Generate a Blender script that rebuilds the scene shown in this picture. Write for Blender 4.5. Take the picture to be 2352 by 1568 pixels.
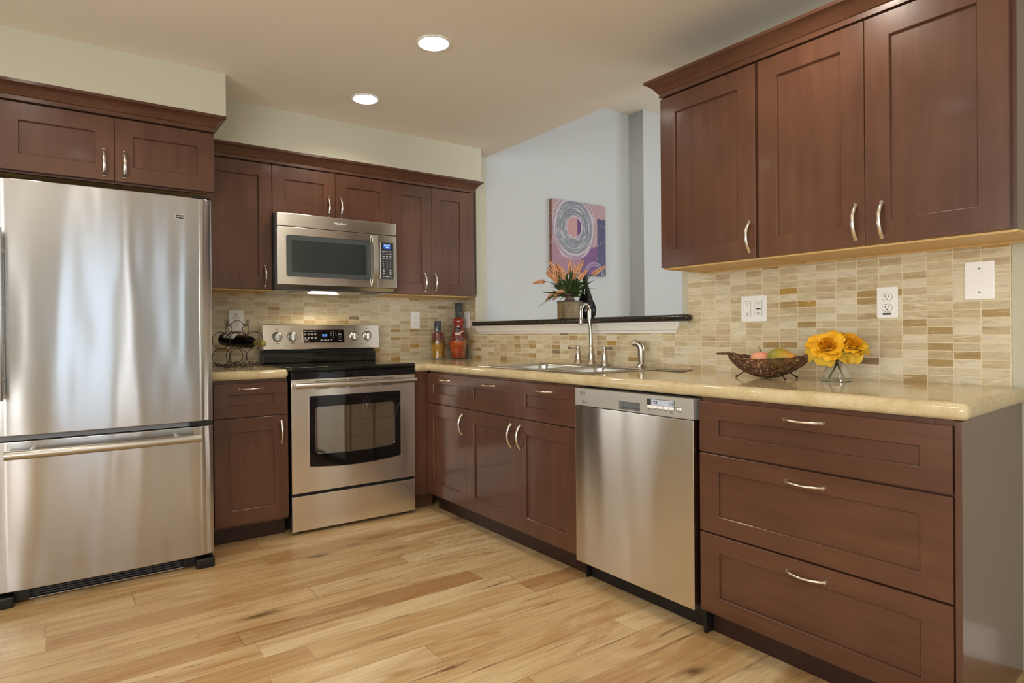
import bpy, bmesh, math, random
from mathutils import Vector, Matrix
PI = math.pi
random.seed(7)
for o in list(bpy.data.objects): bpy.data.objects.remove(o)
SC = bpy.context.scene
COL = SC.collection

# ------------------------------------------------------------------ camera
cam_d = bpy.data.cameras.new('camera'); cam = bpy.data.objects.new('camera', cam_d); COL.objects.link(cam)
cam_d.sensor_width = 36.0; cam_d.sensor_fit = 'HORIZONTAL'
cam_d.lens = 36.0 * 1423.78468 / 2352
cam_d.shift_x = 62.0 / 2352; cam_d.shift_y = -15.82 / 2352
cam_d.clip_start = 0.05
YAW, PIT, ROL = -0.604242952, -0.00261204828, -0.00805304591
_c, _s = math.cos(YAW), math.sin(YAW)
_f = Vector((-_s*math.cos(PIT), _c*math.cos(PIT), math.sin(PIT))); _r = Vector((_c, _s, 0)); _u = _r.cross(_f)
_r2 = _r*math.cos(ROL) + _u*math.sin(ROL); _u2 = -_r*math.sin(ROL) + _u*math.cos(ROL)
cam.matrix_world = Matrix(((_r2.x, _u2.x, -_f.x, -2.532105), (_r2.y, _u2.y, -_f.y, -4.000402), (_r2.z, _u2.z, -_f.z, 1.091715), (0, 0, 0, 1)))
SC.camera = cam

# ------------------------------------------------------------------ world, exposure, daylight
SC.view_settings.view_transform = 'Standard'; SC.view_settings.look = 'None'
SC.view_settings.exposure = -0.2; SC.view_settings.gamma = 1.0; SC.view_settings.use_curve_mapping = False
W = bpy.data.worlds.new('world'); SC.world = W; W.use_nodes = True
W.node_tree.nodes['Background'].inputs[0].default_value = (0.75, 0.88, 1.0, 1)
W.node_tree.nodes['Background'].inputs[1].default_value = 2.0

def area(name, loc, rot, sx, sy, power, col):
    d = bpy.data.lights.new(name, 'AREA'); d.shape = 'RECTANGLE'; d.size = sx; d.size_y = sy
    d.energy = power; d.color = col
    o = bpy.data.objects.new(name, d); o.location = loc; o.rotation_euler = rot; COL.objects.link(o); return o
# daylight just outside the window panes behind the camera and in the dining room; the corner and living ones are added fill
DAY = (0.93, 0.97, 1.0)
area('daylight_patio', (-2.38, -7.2, 1.15), (PI/2+.3, 0, 0), .78, 2.1, 2.5, (.86, .94, 1.0))
area('daylight_sidelight', (-1.67, -7.2, 1.15), (PI/2, 0, 0), .24, 2.1, 4.5, (1, .96, .9))
area('daylight_nook', (-.85, -7.2, 1.4), (PI/2, 0, 0), .36, 1.6, 1.1, (.8, .92, 1.0))
area('fill_corner', (-4.16, -7.2, 1.35), (PI/2+.12, 0, -.25), .58, 1.7, 45, (1, .985, .95))  # added fill from the front, aimed clear of the fridge reflection
area('fill_living', (-4.68, -4.3, 1.35), (PI/2+.55, 0, -PI/2), 3.6, 1.7, 150, (1, .98, .93))  # added second source for general fill, tilted up to brighten the ceiling
area('daylight_dining', (1.5, -7.2, 1.5), (PI/2+.15, 0, 0), 2.1, 1.6, 150, (0.93, 0.97, 1.0))
area('daylight_dining_side', (3.72, -3.2, 1.5), (PI/2+.2, 0, PI/2), 2.2, 1.7, 75, (0.93, 0.97, 1.0))

# ------------------------------------------------------------------ materials
def hexc(h):
    v = [int(h[i:i+2], 16)/255 for i in (0, 2, 4)]
    return tuple(c/12.92 if c <= .04045 else ((c+.055)/1.055)**2.4 for c in v) + (1,)
class NT:
    def __init__(s, m): s.t = m.node_tree; s.n = s.t.nodes; s.l = s.t.links
    def node(s, typ, **kw):
        n = s.n.new(typ)
        for k, v in kw.items():
            if k.startswith('i_'): n.inputs[k[2:].replace('_', ' ')].default_value = v
            else: setattr(n, k, v)
        return n
    def math(s, op, a, b=None, c=None):
        n = s.n.new('ShaderNodeMath'); n.operation = op
        for i, x in enumerate((a, b, c)):
            if x is None: continue
            if isinstance(x, (int, float)): n.inputs[i].default_value = x
            else: s.l.new(x, n.inputs[i])
        return n.outputs[0]
    def ramp(s, fac, stops, interp='LINEAR'):
        n = s.n.new('ShaderNodeValToRGB'); n.color_ramp.interpolation = interp
        e = n.color_ramp.elements
        while len(e) < len(stops): e.new(0.5)
        for k, (p, c) in enumerate(stops): e[k].position = p; e[k].color = c
        s.l.new(fac, n.inputs[0]); return n.outputs[0]
    def mix(s, fac, a, b, mode='MIX'):
        n = s.n.new('ShaderNodeMix'); n.data_type = 'RGBA'; n.blend_type = mode
        for i, x in ((0, fac), (6, a), (7, b)):
            if isinstance(x, (int, float)): n.inputs[i].default_value = x
            elif isinstance(x, tuple): n.inputs[i].default_value = x
            else: s.l.new(x, n.inputs[i])
        return n.outputs[2]
    def xyz(s, x, y, z):
        n = s.n.new('ShaderNodeCombineXYZ')
        for i, v in enumerate((x, y, z)):
            if isinstance(v, (int, float)): n.inputs[i].default_value = v
            else: s.l.new(v, n.inputs[i])
        return n.outputs[0]
    def noise(s, vec, scale, detail=3, rough=.5, dist=0):
        n = s.n.new('ShaderNodeTexNoise'); n.inputs['Scale'].default_value = scale; n.inputs['Detail'].default_value = detail
        n.inputs['Roughness'].default_value = rough; n.inputs['Distortion'].default_value = dist
        if vec is not None: s.l.new(vec, n.inputs['Vector'])
        return n.outputs[0]
    def white(s, vec):
        n = s.n.new('ShaderNodeTexWhiteNoise'); n.noise_dimensions = '3D'; s.l.new(vec, n.inputs[0]); return n
    def pos(s):
        g = s.n.new('ShaderNodeNewGeometry'); x = s.n.new('ShaderNodeSeparateXYZ'); s.l.new(g.outputs['Position'], x.inputs[0])
        return g.outputs['Position'], x.outputs[0], x.outputs[1], x.outputs[2]
    def bump(s, h, strength, dist=.01):
        n = s.n.new('ShaderNodeBump'); n.inputs['Strength'].default_value = strength; n.inputs['Distance'].default_value = dist
        s.l.new(h, n.inputs['Height']); return n.outputs[0]
def mat(name, col=(.8, .8, .8, 1), rough=.5, metal=0., spec=.5, coat=0., emit=None, es=0., trans=0., ior=1.45, alpha=1., aniso=0.):
    m = bpy.data.materials.new(name); m.use_nodes = True; b = m.node_tree.nodes['Principled BSDF']
    b.inputs['Base Color'].default_value = col; b.inputs['Roughness'].default_value = rough; b.inputs['Metallic'].default_value = metal
    b.inputs['Specular IOR Level'].default_value = spec; b.inputs['Coat Weight'].default_value = coat; b.inputs['Coat Roughness'].default_value = .1
    b.inputs['Transmission Weight'].default_value = trans; b.inputs['IOR'].default_value = ior; b.inputs['Alpha'].default_value = alpha
    b.inputs['Anisotropic'].default_value = aniso
    if emit: b.inputs['Emission Color'].default_value = emit; b.inputs['Emission Strength'].default_value = es
    return m
def bsdf(m): return m.node_tree.nodes['Principled BSDF']

def paint(name, col, bump=.15):
    m = mat(name, col, .75, spec=.25); t = NT(m); p, x, y, z = t.pos()
    h = t.noise(p, 90, 4, .6); t.l.new(t.bump(h, bump, .004), bsdf(m).inputs['Normal']); return m
def wood(name, vert=True):
    m = mat(name, rough=.3, spec=.5, coat=.25); t = NT(m); p, x, y, z = t.pos()
    v = t.xyz(t.math('MULTIPLY', x, 16.), t.math('MULTIPLY', y, 16.), t.math('MULTIPLY', z, 1.6)) if vert else \
        t.xyz(t.math('MULTIPLY', x, 1.6), t.math('MULTIPLY', y, 1.6), t.math('MULTIPLY', z, 16.))
    a = t.noise(v, 1.6, 5, .6, .4); b = t.noise(p, 2.3, 3, .55)
    f = t.math('ADD', t.math('MULTIPLY', a, .45), t.math('MULTIPLY', b, .65))
    c = t.ramp(f, [(.28, hexc('432819')), (.5, hexc('523324')), (.74, hexc('654230'))])
    t.l.new(c, bsdf(m).inputs['Base Color'])
    t.l.new(t.bump(t.noise(v, 9, 3, .6), .04, .002), bsdf(m).inputs['Normal'])
    return m
def tile_mat(name, axis, off, zoff, tw=.0775, th=.0282):
    m = mat(name, rough=.3, spec=.45); t = NT(m); p, x, y, z = t.pos()
    u = x if axis == 'x' else y
    uu = t.math('DIVIDE', t.math('SUBTRACT', u, off), tw); vv = t.math('DIVIDE', t.math('SUBTRACT', z, zoff), th)
    iu = t.math('FLOOR', uu); iv = t.math('FLOOR', vv); fu = t.math('FRACT', uu); fv = t.math('FRACT', vv)
    w = t.white(t.xyz(iu, iv, 3.7)); r = w.outputs[0]
    # stone body: veins inside each tile, shifted per tile
    pv = t.n.new('ShaderNodeVectorMath'); pv.operation = 'ADD'
    sc = t.n.new('ShaderNodeVectorMath'); sc.operation = 'SCALE'; sc.inputs[3].default_value = 9.; t.l.new(w.outputs[1], sc.inputs[0])
    st = t.xyz(t.math('MULTIPLY', x, 9.), t.math('MULTIPLY', y, 9.), t.math('MULTIPLY', z, 48.))
    t.l.new(st, pv.inputs[0]); t.l.new(sc.outputs[0], pv.inputs[1])
    n1 = t.noise(pv.outputs[0], 1.1, 5, .65, 1.2)
    base = t.ramp(r, [(0, hexc('cdc1a4')), (.25, hexc('c2b394')), (.48, hexc('d4cab3')), (.66, hexc('bca988')), (.78, hexc('c8b999')), (.88, hexc('a88e60')), (.945, hexc('b0904f')), (.965, hexc('8f7a62')), (.975, hexc('dcd5c4'))], 'CONSTANT')
    vein = t.ramp(n1, [(.26, (.62, .56, .46, 1)), (.48, (.98, .96, .92, 1)), (.72, (1.0, 1.0, .97, 1))])
    body = t.mix(.85, base, vein, 'MULTIPLY')
    light = t.ramp(n1, [(.57, (0, 0, 0, 1)), (.70, (.7, .7, .7, 1))])
    body = t.mix(light, body, hexc('e2d9bf'))
    g = .0017
    eu = t.math('MINIMUM', fu, t.math('SUBTRACT', 1., fu)); ev = t.math('MINIMUM', fv, t.math('SUBTRACT', 1., fv))
    wob = t.math('MULTIPLY', t.math('SUBTRACT', t.noise(p, 60, 2), .5), .0022)
    d = t.math('ADD', t.math('MINIMUM', t.math('MULTIPLY', eu, tw), t.math('MULTIPLY', ev, th)), wob)
    mask = t.ramp(t.math('MULTIPLY', d, 1/.004), [(.26, (0, 0, 0, 1)), (.48, (1, 1, 1, 1))])
    c = t.mix(mask, hexc('dacdac'), body)
    t.l.new(c, bsdf(m).inputs['Base Color'])
    rr = t.n.new('ShaderNodeMapRange'); rr.inputs[3].default_value = .75; rr.inputs[4].default_value = .28; t.l.new(mask, rr.inputs[0])
    t.l.new(rr.outputs[0], bsdf(m).inputs['Roughness'])
    hh = t.math('ADD', mask, t.math('MULTIPLY', n1, .25))
    t.l.new(t.bump(hh, .35, .0025), bsdf(m).inputs['Normal'])
    return m
def floor_mat():
    m = mat('hickory_planks', rough=.33, spec=.4); t = NT(m); p, x, y, z = t.pos()
    pw, L = .1215, 1.15
    rv = t.math('DIVIDE', t.math('ADD', y, 1.12), pw); ir = t.math('FLOOR', rv); fr = t.math('FRACT', rv)
    wr = t.white(t.xyz(ir, 11.3, 2.1)).outputs[0]
    xs = t.math('DIVIDE', t.math('ADD', x, t.math('MULTIPLY', wr, 7.)), L)
    # uneven board lengths
    xs = t.math('ADD', xs, t.math('MULTIPLY', t.math('SINE', t.math('ADD', t.math('MULTIPLY', xs, 2.2), t.math('MULTIPLY', wr, 40.))), .22))
    ix = t.math('FLOOR', xs); fx = t.math('FRACT', xs)
    w = t.white(t.xyz(ix, ir, 5.5)); r = w.outputs[0]
    base = t.ramp(r, [(0, hexc('cdb083')), (.2, hexc('d6bc90')), (.4, hexc('c8a879')), (.58, hexc('d9c197')), (.72, hexc('bd9a6b')), (.84, hexc('d0b284')), (.93, hexc('b08a5e'))], 'CONSTANT')
    sc = t.n.new('ShaderNodeVectorMath'); sc.operation = 'SCALE'; sc.inputs[3].default_value = 13.; t.l.new(w.outputs[1], sc.inputs[0])
    def shifted(ax, ay):
        a = t.n.new('ShaderNodeVectorMath'); a.operation = 'ADD'
        t.l.new(t.xyz(t.math('MULTIPLY', x, ax), t.math('MULTIPLY', y, ay), 0.), a.inputs[0]); t.l.new(sc.outputs[0], a.inputs[1]); return a.outputs[0]
    g1 = t.noise(shifted(2.6, 80.), 1.0, 7, .72, .35)
    g2 = t.noise(shifted(1.3, 8.), 1.0, 4, .6, 1.8)
    g3 = t.noise(shifted(2.6, 60.), 1.0, 7, .68, .9)
    g4 = t.noise(shifted(1.1, 3.5), 1.0, 2, .5, .5)
    c = t.mix(.8, base, t.ramp(g1, [(.3, (.70, .60, .47, 1)), (.58, (1, 1, 1, 1))]), 'MULTIPLY')
    c = t.mix(t.ramp(g2, [(.50, (0, 0, 0, 1)), (.74, (.8, .8, .8, 1))]), c, hexc('a67846'))
    c = t.mix(t.ramp(g2, [(.24, (.6, .6, .6, 1)), (.44, (0, 0, 0, 1))]), c, hexc('e6d3aa'))
    streak = t.math('MULTIPLY', t.ramp(g3, [(.57, (0, 0, 0, 1)), (.65, (1, 1, 1, 1))]), t.ramp(g4, [(.48, (0, 0, 0, 1)), (.60, (1, 1, 1, 1))]))
    c = t.mix(t.math('MULTIPLY', streak, .8), c, hexc('5d3c22'))
    vo = t.n.new('ShaderNodeTexVoronoi'); vo.inputs['Scale'].default_value = 1.; vo.inputs['Randomness'].default_value = 1.
    wv = t.n.new('ShaderNodeVectorMath'); wv.operation = 'ADD'; t.l.new(shifted(1.5, 4.5), wv.inputs[0])
    t.l.new(t.xyz(t.math('MULTIPLY', g2, .5), t.math('MULTIPLY', g1, .25), 0.), wv.inputs[1]); t.l.new(wv.outputs[0], vo.inputs['Vector'])
    knot = t.ramp(vo.outputs['Distance'], [(.03, (.9, .9, .9, 1)), (.11, (.25, .25, .25, 1)), (.2, (0, 0, 0, 1))])
    c = t.mix(knot, c, hexc('5a3a20'))
    ey = t.math('MULTIPLY', t.math('MINIMUM', fr, t.math('SUBTRACT', 1., fr)), pw)
    ex = t.math('MULTIPLY', t.math('MINIMUM', fx, t.math('SUBTRACT', 1., fx)), L)
    d = t.math('MINIMUM', ey, ex)
    gap = t.ramp(t.math('MULTIPLY', d, 100.), [(.05, (0, 0, 0, 1)), (.16, (1, 1, 1, 1))])
    c = t.mix(gap, t.mix(.55, c, hexc('6b4526')), c)
    t.l.new(c, bsdf(m).inputs['Base Color'])
    t.l.new(t.bump(t.math('ADD', gap, t.math('MULTIPLY', g1, .3)), .12, .0015), bsdf(m).inputs['Normal'])
    return m
def counter_mat():
    m = mat('cream_limestone', rough=.09, spec=.5); t = NT(m); p, x, y, z = t.pos()
    n = t.noise(p, 14, 6, .65, .6); n2 = t.noise(p, 160, 3, .6)
    c = t.ramp(n, [(.3, hexc('b9a67e')), (.5, hexc('c5b48d')), (.7, hexc('cfc19f'))])
    c = t.mix(.35, c, t.ramp(n2, [(.35, (.72, .66, .55, 1)), (.55, (1, 1, 1, 1))]), 'MULTIPLY')
    t.l.new(c, bsdf(m).inputs['Base Color']); return m
def granite_mat():
    m = mat('dark_granite', rough=.12); t = NT(m); p, x, y, z = t.pos()
    n = t.noise(p, 230, 3, .7)
    c = t.ramp(n, [(.4, hexc('1d1a16')), (.56, hexc('332f27')), (.72, hexc('6a624f'))])
    t.l.new(c, bsdf(m).inputs['Base Color']); return m
def steel_mat(name, col, rough=.3, aniso=.75, wave=.0, vert=True):
    m = mat(name, col, rough, 1., aniso=aniso); t = NT(m); p, x, y, z = t.pos()
    tg = t.n.new('ShaderNodeTangent'); tg.direction_type = 'RADIAL'; tg.axis = 'Z'
    t.l.new(tg.outputs[0], bsdf(m).inputs['Tangent'])
    bsdf(m).inputs['Anisotropic Rotation'].default_value = .25 if vert else 0.
    v = t.xyz(t.math('MULTIPLY', x, 6.), t.math('MULTIPLY', y, 6.), t.math('MULTIPLY', z, 700.))
    fine = t.noise(v, 1., 2, .5)
    h = fine
    c = t.mix(.18, col, t.ramp(fine, [(.3, (.8, .8, .8, 1)), (.7, (1, 1, 1, 1))]), 'MULTIPLY')
    t.l.new(c, bsdf(m).inputs['Base Color'])
    if wave:
        vv = t.xyz(t.math('MULTIPLY', x, 5.5), t.math('MULTIPLY', y, 5.5), t.math('MULTIPLY', z, 1.3))
        t.l.new(t.bump(t.noise(vv, 1., 1, .3), wave, .02), bsdf(m).inputs['Normal'])
    return m
def clear_glass(name, tint=(1, 1, 1, 1), gloss=.12):
    m = bpy.data.materials.new(name); m.use_nodes = True; t = NT(m)
    for n in list(t.n):
        if n.type != 'OUTPUT_MATERIAL': t.n.remove(n)
    out = [n for n in t.n if n.type == 'OUTPUT_MATERIAL'][0]
    a = t.node('ShaderNodeBsdfTransparent'); a.inputs[0].default_value = tint
    b = t.node('ShaderNodeBsdfGlossy'); b.inputs['Roughness'].default_value = .03
    lw = t.node('ShaderNodeLayerWeight'); lw.inputs[0].default_value = .35
    mx = t.node('ShaderNodeMixShader')
    t.l.new(t.math('ADD', t.math('MULTIPLY', lw.outputs['Facing'], .55), gloss*.4), mx.inputs[0])
    t.l.new(a.outputs[0], mx.inputs[1]); t.l.new(b.outputs[0], mx.inputs[2]); t.l.new(mx.outputs[0], out.inputs[0]); return m

M = {}
M['wall'] = paint('wall_paint', hexc('bdb9a6'))
M['wall2'] = paint('dining_wall_paint', hexc('bcbebe'))
M['ceil'] = paint('ceiling_paint', hexc('e4dccf'), .1)
M['white'] = mat('white_trim', hexc('e9e6de'), .4)
M['floor'] = floor_mat()
M['wood'] = wood('cherry_vertical', True); M['woodh'] = wood('cherry_horizontal', False)
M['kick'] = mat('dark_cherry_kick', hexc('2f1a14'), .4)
M['maple'] = mat('maple_underside', hexc('d6b070'), .45)
M['tileb'] = tile_mat('onyx_tile_rear', 'x', -1.7522, .9034)
M['tiler'] = tile_mat('onyx_tile_side', 'y', -2.0804, 1.3551 - .0282*20)
M['counter'] = counter_mat(); M['granite'] = granite_mat()
M['fridge'] = steel_mat('fridge_steel', hexc('c3c3c4'), .17, .85, .5)
M['steel'] = steel_mat('brushed_steel', hexc('f0ece6'), .22, .8, .15)
M['dwsteel'] = steel_mat('dishwasher_steel', hexc('e2dfd9'), .24, .9, .35)
M['strip'] = mat('dishwasher_strip', hexc('b9b7b0'), .42, .55)
M['steelp'] = mat('satin_steel', hexc('c6c4be'), .3, 1.)
M['sink'] = mat('sink_steel', hexc('c4c2bc'), .22, 1.)
M['nickel'] = mat('brushed_nickel', hexc('b3aba0'), .27, 1.)
M['pull'] = mat('satin_nickel_pull', hexc('e8e2d8'), .24, 1.)
M['black'] = mat('black_plastic', hexc('141312'), .4)
M['gloss'] = mat('black_glass', hexc('0c0b0b'), .06, spec=.6)
M['dgrey'] = mat('dark_grey_plastic', hexc('3d3d3f'), .4)
M['grey'] = mat('grey_plastic', hexc('77777a'), .4)
M['chrome'] = mat('chrome', hexc('dddddd'), .12, 1.)
M['plate'] = mat('white_plate', hexc('efeeea'), .3)
M['slot'] = mat('socket_dark', hexc('2a2826'), .6)
M['iron'] = mat('wrought_iron', hexc('2b211d'), .45, .4)
M['lamp'] = mat('lamp_lens', (1, 1, 1, 1), .5, emit=(1, .96, .9, 1), es=9.)
M['ink'] = mat('dark_ink', hexc('3a3836'), .6)
M['wink'] = mat('white_ink', hexc('e6e6e6'), .6)
M['blue'] = mat('clock_blue', (0, 0, 0, 1), .5, emit=(.12, .3, 1, 1), es=3.5)
M['bluep'] = mat('blue_lcd', hexc('10245a'), .2, emit=(.05, .14, .55, 1), es=.9)
M['lcdt'] = mat('lcd_text', (0, 0, 0, 1), .5, emit=(.6, .8, 1, 1), es=2.)
M['mwwin'] = mat('oven_window_grey', hexc('4a4f50'), .09, spec=.6)
M['mwwin2'] = mat('oven_window_mesh', hexc('303636'), .12, spec=.6)
M['glass'] = clear_glass('clear_glass')
M['pane'] = clear_glass('window_pane', gloss=.1)
M['ovpane'] = clear_glass('oven_pane', (.75, .73, .68, 1), .5)
M['wine'] = mat('dark_bottle_glass', hexc('0d0b0c'), .05, spec=.6)
M['label'] = mat('paper_label', hexc('e4e2dd'), .6)
M['gold'] = mat('olive_foil', hexc('a8995a'), .35, .4)

# ------------------------------------------------------------------ mesh helpers
WP = {}
def B(): return bmesh.new()
def box(bm, x0, x1, y0, y1, z0, z1):
    x0, x1 = sorted((x0, x1)); y0, y1 = sorted((y0, y1)); z0, z1 = sorted((z0, z1))
    v = [bm.verts.new((x, y, z)) for x in (x0, x1) for y in (y0, y1) for z in (z0, z1)]
    for f in ((0, 1, 3, 2), (4, 6, 7, 5), (0, 4, 5, 1), (2, 3, 7, 6), (0, 2, 6, 4), (1, 5, 7, 3)): bm.faces.new([v[i] for i in f])
    return v
def loft(bm, rings, cap=True, closed=True):
    R = [[bm.verts.new(p) for p in r] for r in rings]; n = len(R[0])
    for a, b in zip(R, R[1:]):
        for i in range(n if closed else n-1):
            j = (i+1) % n
            try: bm.faces.new((a[i], a[j], b[j], b[i]))
            except ValueError: pass
    if cap and closed: bm.faces.new(R[0][::-1]); bm.faces.new(R[-1])
    return R
def frame_of(d):
    d = d.normalized(); a = Vector((0, 0, 1)) if abs(d.z) < .9 else Vector((1, 0, 0))
    u = d.cross(a).normalized(); return u, d.cross(u).normalized()
def tube(bm, pts, r, seg=10, closed=False, flat=1.0, cap=True):
    pts = [Vector(p) for p in pts]; n = len(pts); rings = []; u = None
    for i, p in enumerate(pts):
        if closed: d = pts[(i+1) % n] - pts[i-1]
        else: d = pts[min(i+1, n-1)] - pts[max(i-1, 0)]
        if d.length < 1e-9: d = Vector((0, 0, 1))
        d.normalize()
        if u is None: u, w = frame_of(d)
        else:
            u = (u - d*u.dot(d))
            if u.length < 1e-6: u, w = frame_of(d)
            u.normalize()
        w = d.cross(u)
        rr = r[i] if isinstance(r, (list, tuple)) else r
        rings.append([p + u*(rr*math.cos(2*PI*k/seg)) + w*(rr*flat*math.sin(2*PI*k/seg)) for k in range(seg)])
    if closed:
        R = [[bm.verts.new(p) for p in q] for q in rings]
        for a, b in zip(R, R[1:] + R[:1]):
            for i in range(seg): bm.faces.new((a[i], a[(i+1) % seg], b[(i+1) % seg], b[i]))
    else: loft(bm, rings, cap)
def lathe(bm, prof, c=(0, 0, 0), seg=24, axis='z', sq=0., twist=0., lobes=0, la=0., ry=1.):
    rings = []
    z0 = prof[0][1]
    for r, z in prof:
        ring = []
        for k in range(seg):
            a = 2*PI*k/seg
            rr = r
            if sq: rr = r*(1 - sq + sq/max(abs(math.cos(a)), abs(math.sin(a)))*1.0)
            if lobes: rr = rr*(1 + la*math.cos(lobes*a))
            b = a + twist*(z - z0)
            x, y = rr*math.cos(b), rr*math.sin(b)*ry
            ring.append((c[0]+x, c[1]+y, c[2]+z) if axis == 'z' else (c[0]+x, c[1]-z, c[2]+y) if axis == '-y' else (c[0]-z, c[1]+x, c[2]+y))
        rings.append(ring)
    loft(bm, rings)
def ball(bm, c, r, sub=2, sc=(1, 1, 1)):
    mt = Matrix.Translation(c) @ Matrix.Diagonal((*sc, 1))
    bmesh.ops.create_icosphere(bm, subdivisions=sub, radius=r, matrix=mt)
def grid_slab(bm, us, vs, keep, w0, w1, f):
    """cells of a grid with shared vertices, between w0 and w1; f(u,v,w) gives the world point"""
    T = {}
    def vert(i, j, k):
        if (i, j, k) not in T: T[(i, j, k)] = bm.verts.new(f(us[i], vs[j], (w0, w1)[k]))
        return T[(i, j, k)]
    nu, nv = len(us)-1, len(vs)-1
    K = lambda i, j: 0 <= i < nu and 0 <= j < nv and keep(i, j)
    for i in range(nu):
        for j in range(nv):
            if not K(i, j): continue
            for k in (0, 1): bm.faces.new([vert(a, b, k) for a, b in ((i, j), (i+1, j), (i+1, j+1), (i, j+1))])
            for (a, b), (c, d), (ni, nj) in (((i, j), (i+1, j), (i, j-1)), ((i+1, j), (i+1, j+1), (i+1, j)), ((i+1, j+1), (i, j+1), (i, j+1)), ((i, j+1), (i, j), (i-1, j))):
                if not K(ni, nj): bm.faces.new([vert(a, b, 0), vert(c, d, 0), vert(c, d, 1), vert(a, b, 1)])
def rrect(x0, x1, z0, z1, r, nc=5, ne=1, bow=0.):
    """rounded rectangle outline; bow pushes the lower edge down in the middle"""
    pts = []
    for cx, cz, a0 in ((x1-r, z1-r, 0), (x0+r, z1-r, 90), (x0+r, z0+r, 180), (x1-r, z0+r, 270)):
        for k in range(nc+1):
            a = math.radians(a0 + 90*k/nc); pts.append((cx + r*math.cos(a), cz + r*math.sin(a)))
        if ne > 1:
            nx = {0: (x0+r, z1), 90: (x0, z0+r), 180: (x1-r, z0), 270: (x1, z1-r)}[a0]; l = pts[-1]
            for k in range(1, ne): pts.append((l[0] + (nx[0]-l[0])*k/ne, l[1] + (nx[1]-l[1])*k/ne))
    if bow:
        w = x1 - x0; pts = [(x, z - (bow*(1 - (2*(x-x0)/w - 1)**2) if z < (z0+z1)/2 else 0)) for x, z in pts]
    return pts
def ring_solid(bm, outer, inner, d0, d1, f):
    """flat ring between two outlines of equal length; f(u,z,d)"""
    n = len(outer)
    V = [[[bm.verts.new(f(u, z, d)) for u, z in loop] for loop in (outer, inner)] for d in (d0, d1)]
    for i in range(n):
        j = (i+1) % n
        for k in (0, 1): bm.faces.new((V[k][0][i], V[k][0][j], V[k][1][j], V[k][1][i]))
        for l in (0, 1): bm.faces.new((V[0][l][i], V[0][l][j], V[1][l][j], V[1][l][i]))
def plate(bm, outline, d0, d1, f):
    a = [bm.verts.new(f(u, z, d0)) for u, z in outline]; b = [bm.verts.new(f(u, z, d1)) for u, z in outline]
    bm.faces.new(a[::-1]); bm.faces.new(b); n = len(a)
    for i in range(n): bm.faces.new((a[i], a[(i+1) % n], b[(i+1) % n], b[i]))
def sweep(bm, path, prof):
    """mitred moulding: path of (x,y), profile of (outward offset, z) as a closed outline; outward is to the right of travel"""
    n = len(path); N = []
    for i in range(n-1):
        d = Vector(path[i+1]) - Vector(path[i]); d.normalize(); N.append(Vector((d.y, -d.x)))
    rings = []
    for i, p in enumerate(path):
        a = N[max(i-1, 0)]; b = N[min(i, n-2)]; m = (a+b); m = m/(m.dot(a)) if m.length > 1e-6 else a
        rings.append([(p[0]+m.x*o, p[1]+m.y*o, z) for o, z in prof])
    loft(bm, rings)
FB = lambda u, z, d: (u, -d, z)            # rear run: u = +X, d = out from the rear wall
FR = lambda u, z, d: (-d, -u, z)           # side run: u = -Y, d = out from the side wall
def fbox(bm, f, u0, u1, z0, z1, d0, d1):
    p, q = f(u0, z0, d0), f(u1, z1, d1); return box(bm, p[0], q[0], p[1], q[1], p[2], q[2])
TEXT_CACHE = {}
def text(bm, s, size, loc, face='b', align='CENTER', shear=0., ext=.0004):
    key = (s, align, shear)
    if key not in TEXT_CACHE:
        cu = bpy.data.curves.new('t', 'FONT'); cu.body = s; cu.size = 1; cu.align_x = align; cu.align_y = 'CENTER'; cu.shear = shear; cu.extrude = .02; cu.resolution_u = 3
        o = bpy.data.objects.new('t', cu); COL.objects.link(o)
        dg = bpy.context.evaluated_depsgraph_get(); me = bpy.data.meshes.new_from_object(o.evaluated_get(dg))
        bpy.data.objects.remove(o); bpy.data.curves.remove(cu); TEXT_CACHE[key] = me
    R = Matrix.Rotation(PI/2, 4, 'X')
    if face == 'r': R = Matrix.Rotation(-PI/2, 4, 'Z') @ R
    tmp = B(); tmp.from_mesh(TEXT_CACHE[key]); tmp.transform(Matrix.Translation(loc) @ R @ Matrix.Scale(size, 4))
    me = bpy.data.meshes.new('t'); tmp.to_mesh(me); tmp.free(); bm.from_mesh(me); bpy.data.meshes.remove(me)
def bev(bm, w, seg=2, ang=50, sel=None):
    bmesh.ops.recalc_face_normals(bm, faces=bm.faces[:])
    ed = [e for e in bm.edges if len(e.link_faces) == 2 and e.calc_face_angle(0) > math.radians(ang) and (sel is None or sel(e))]
    if ed: bmesh.ops.bevel(bm, geom=ed, offset=w, segments=seg, affect='EDGES', profile=.5, clamp_overlap=True)
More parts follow.
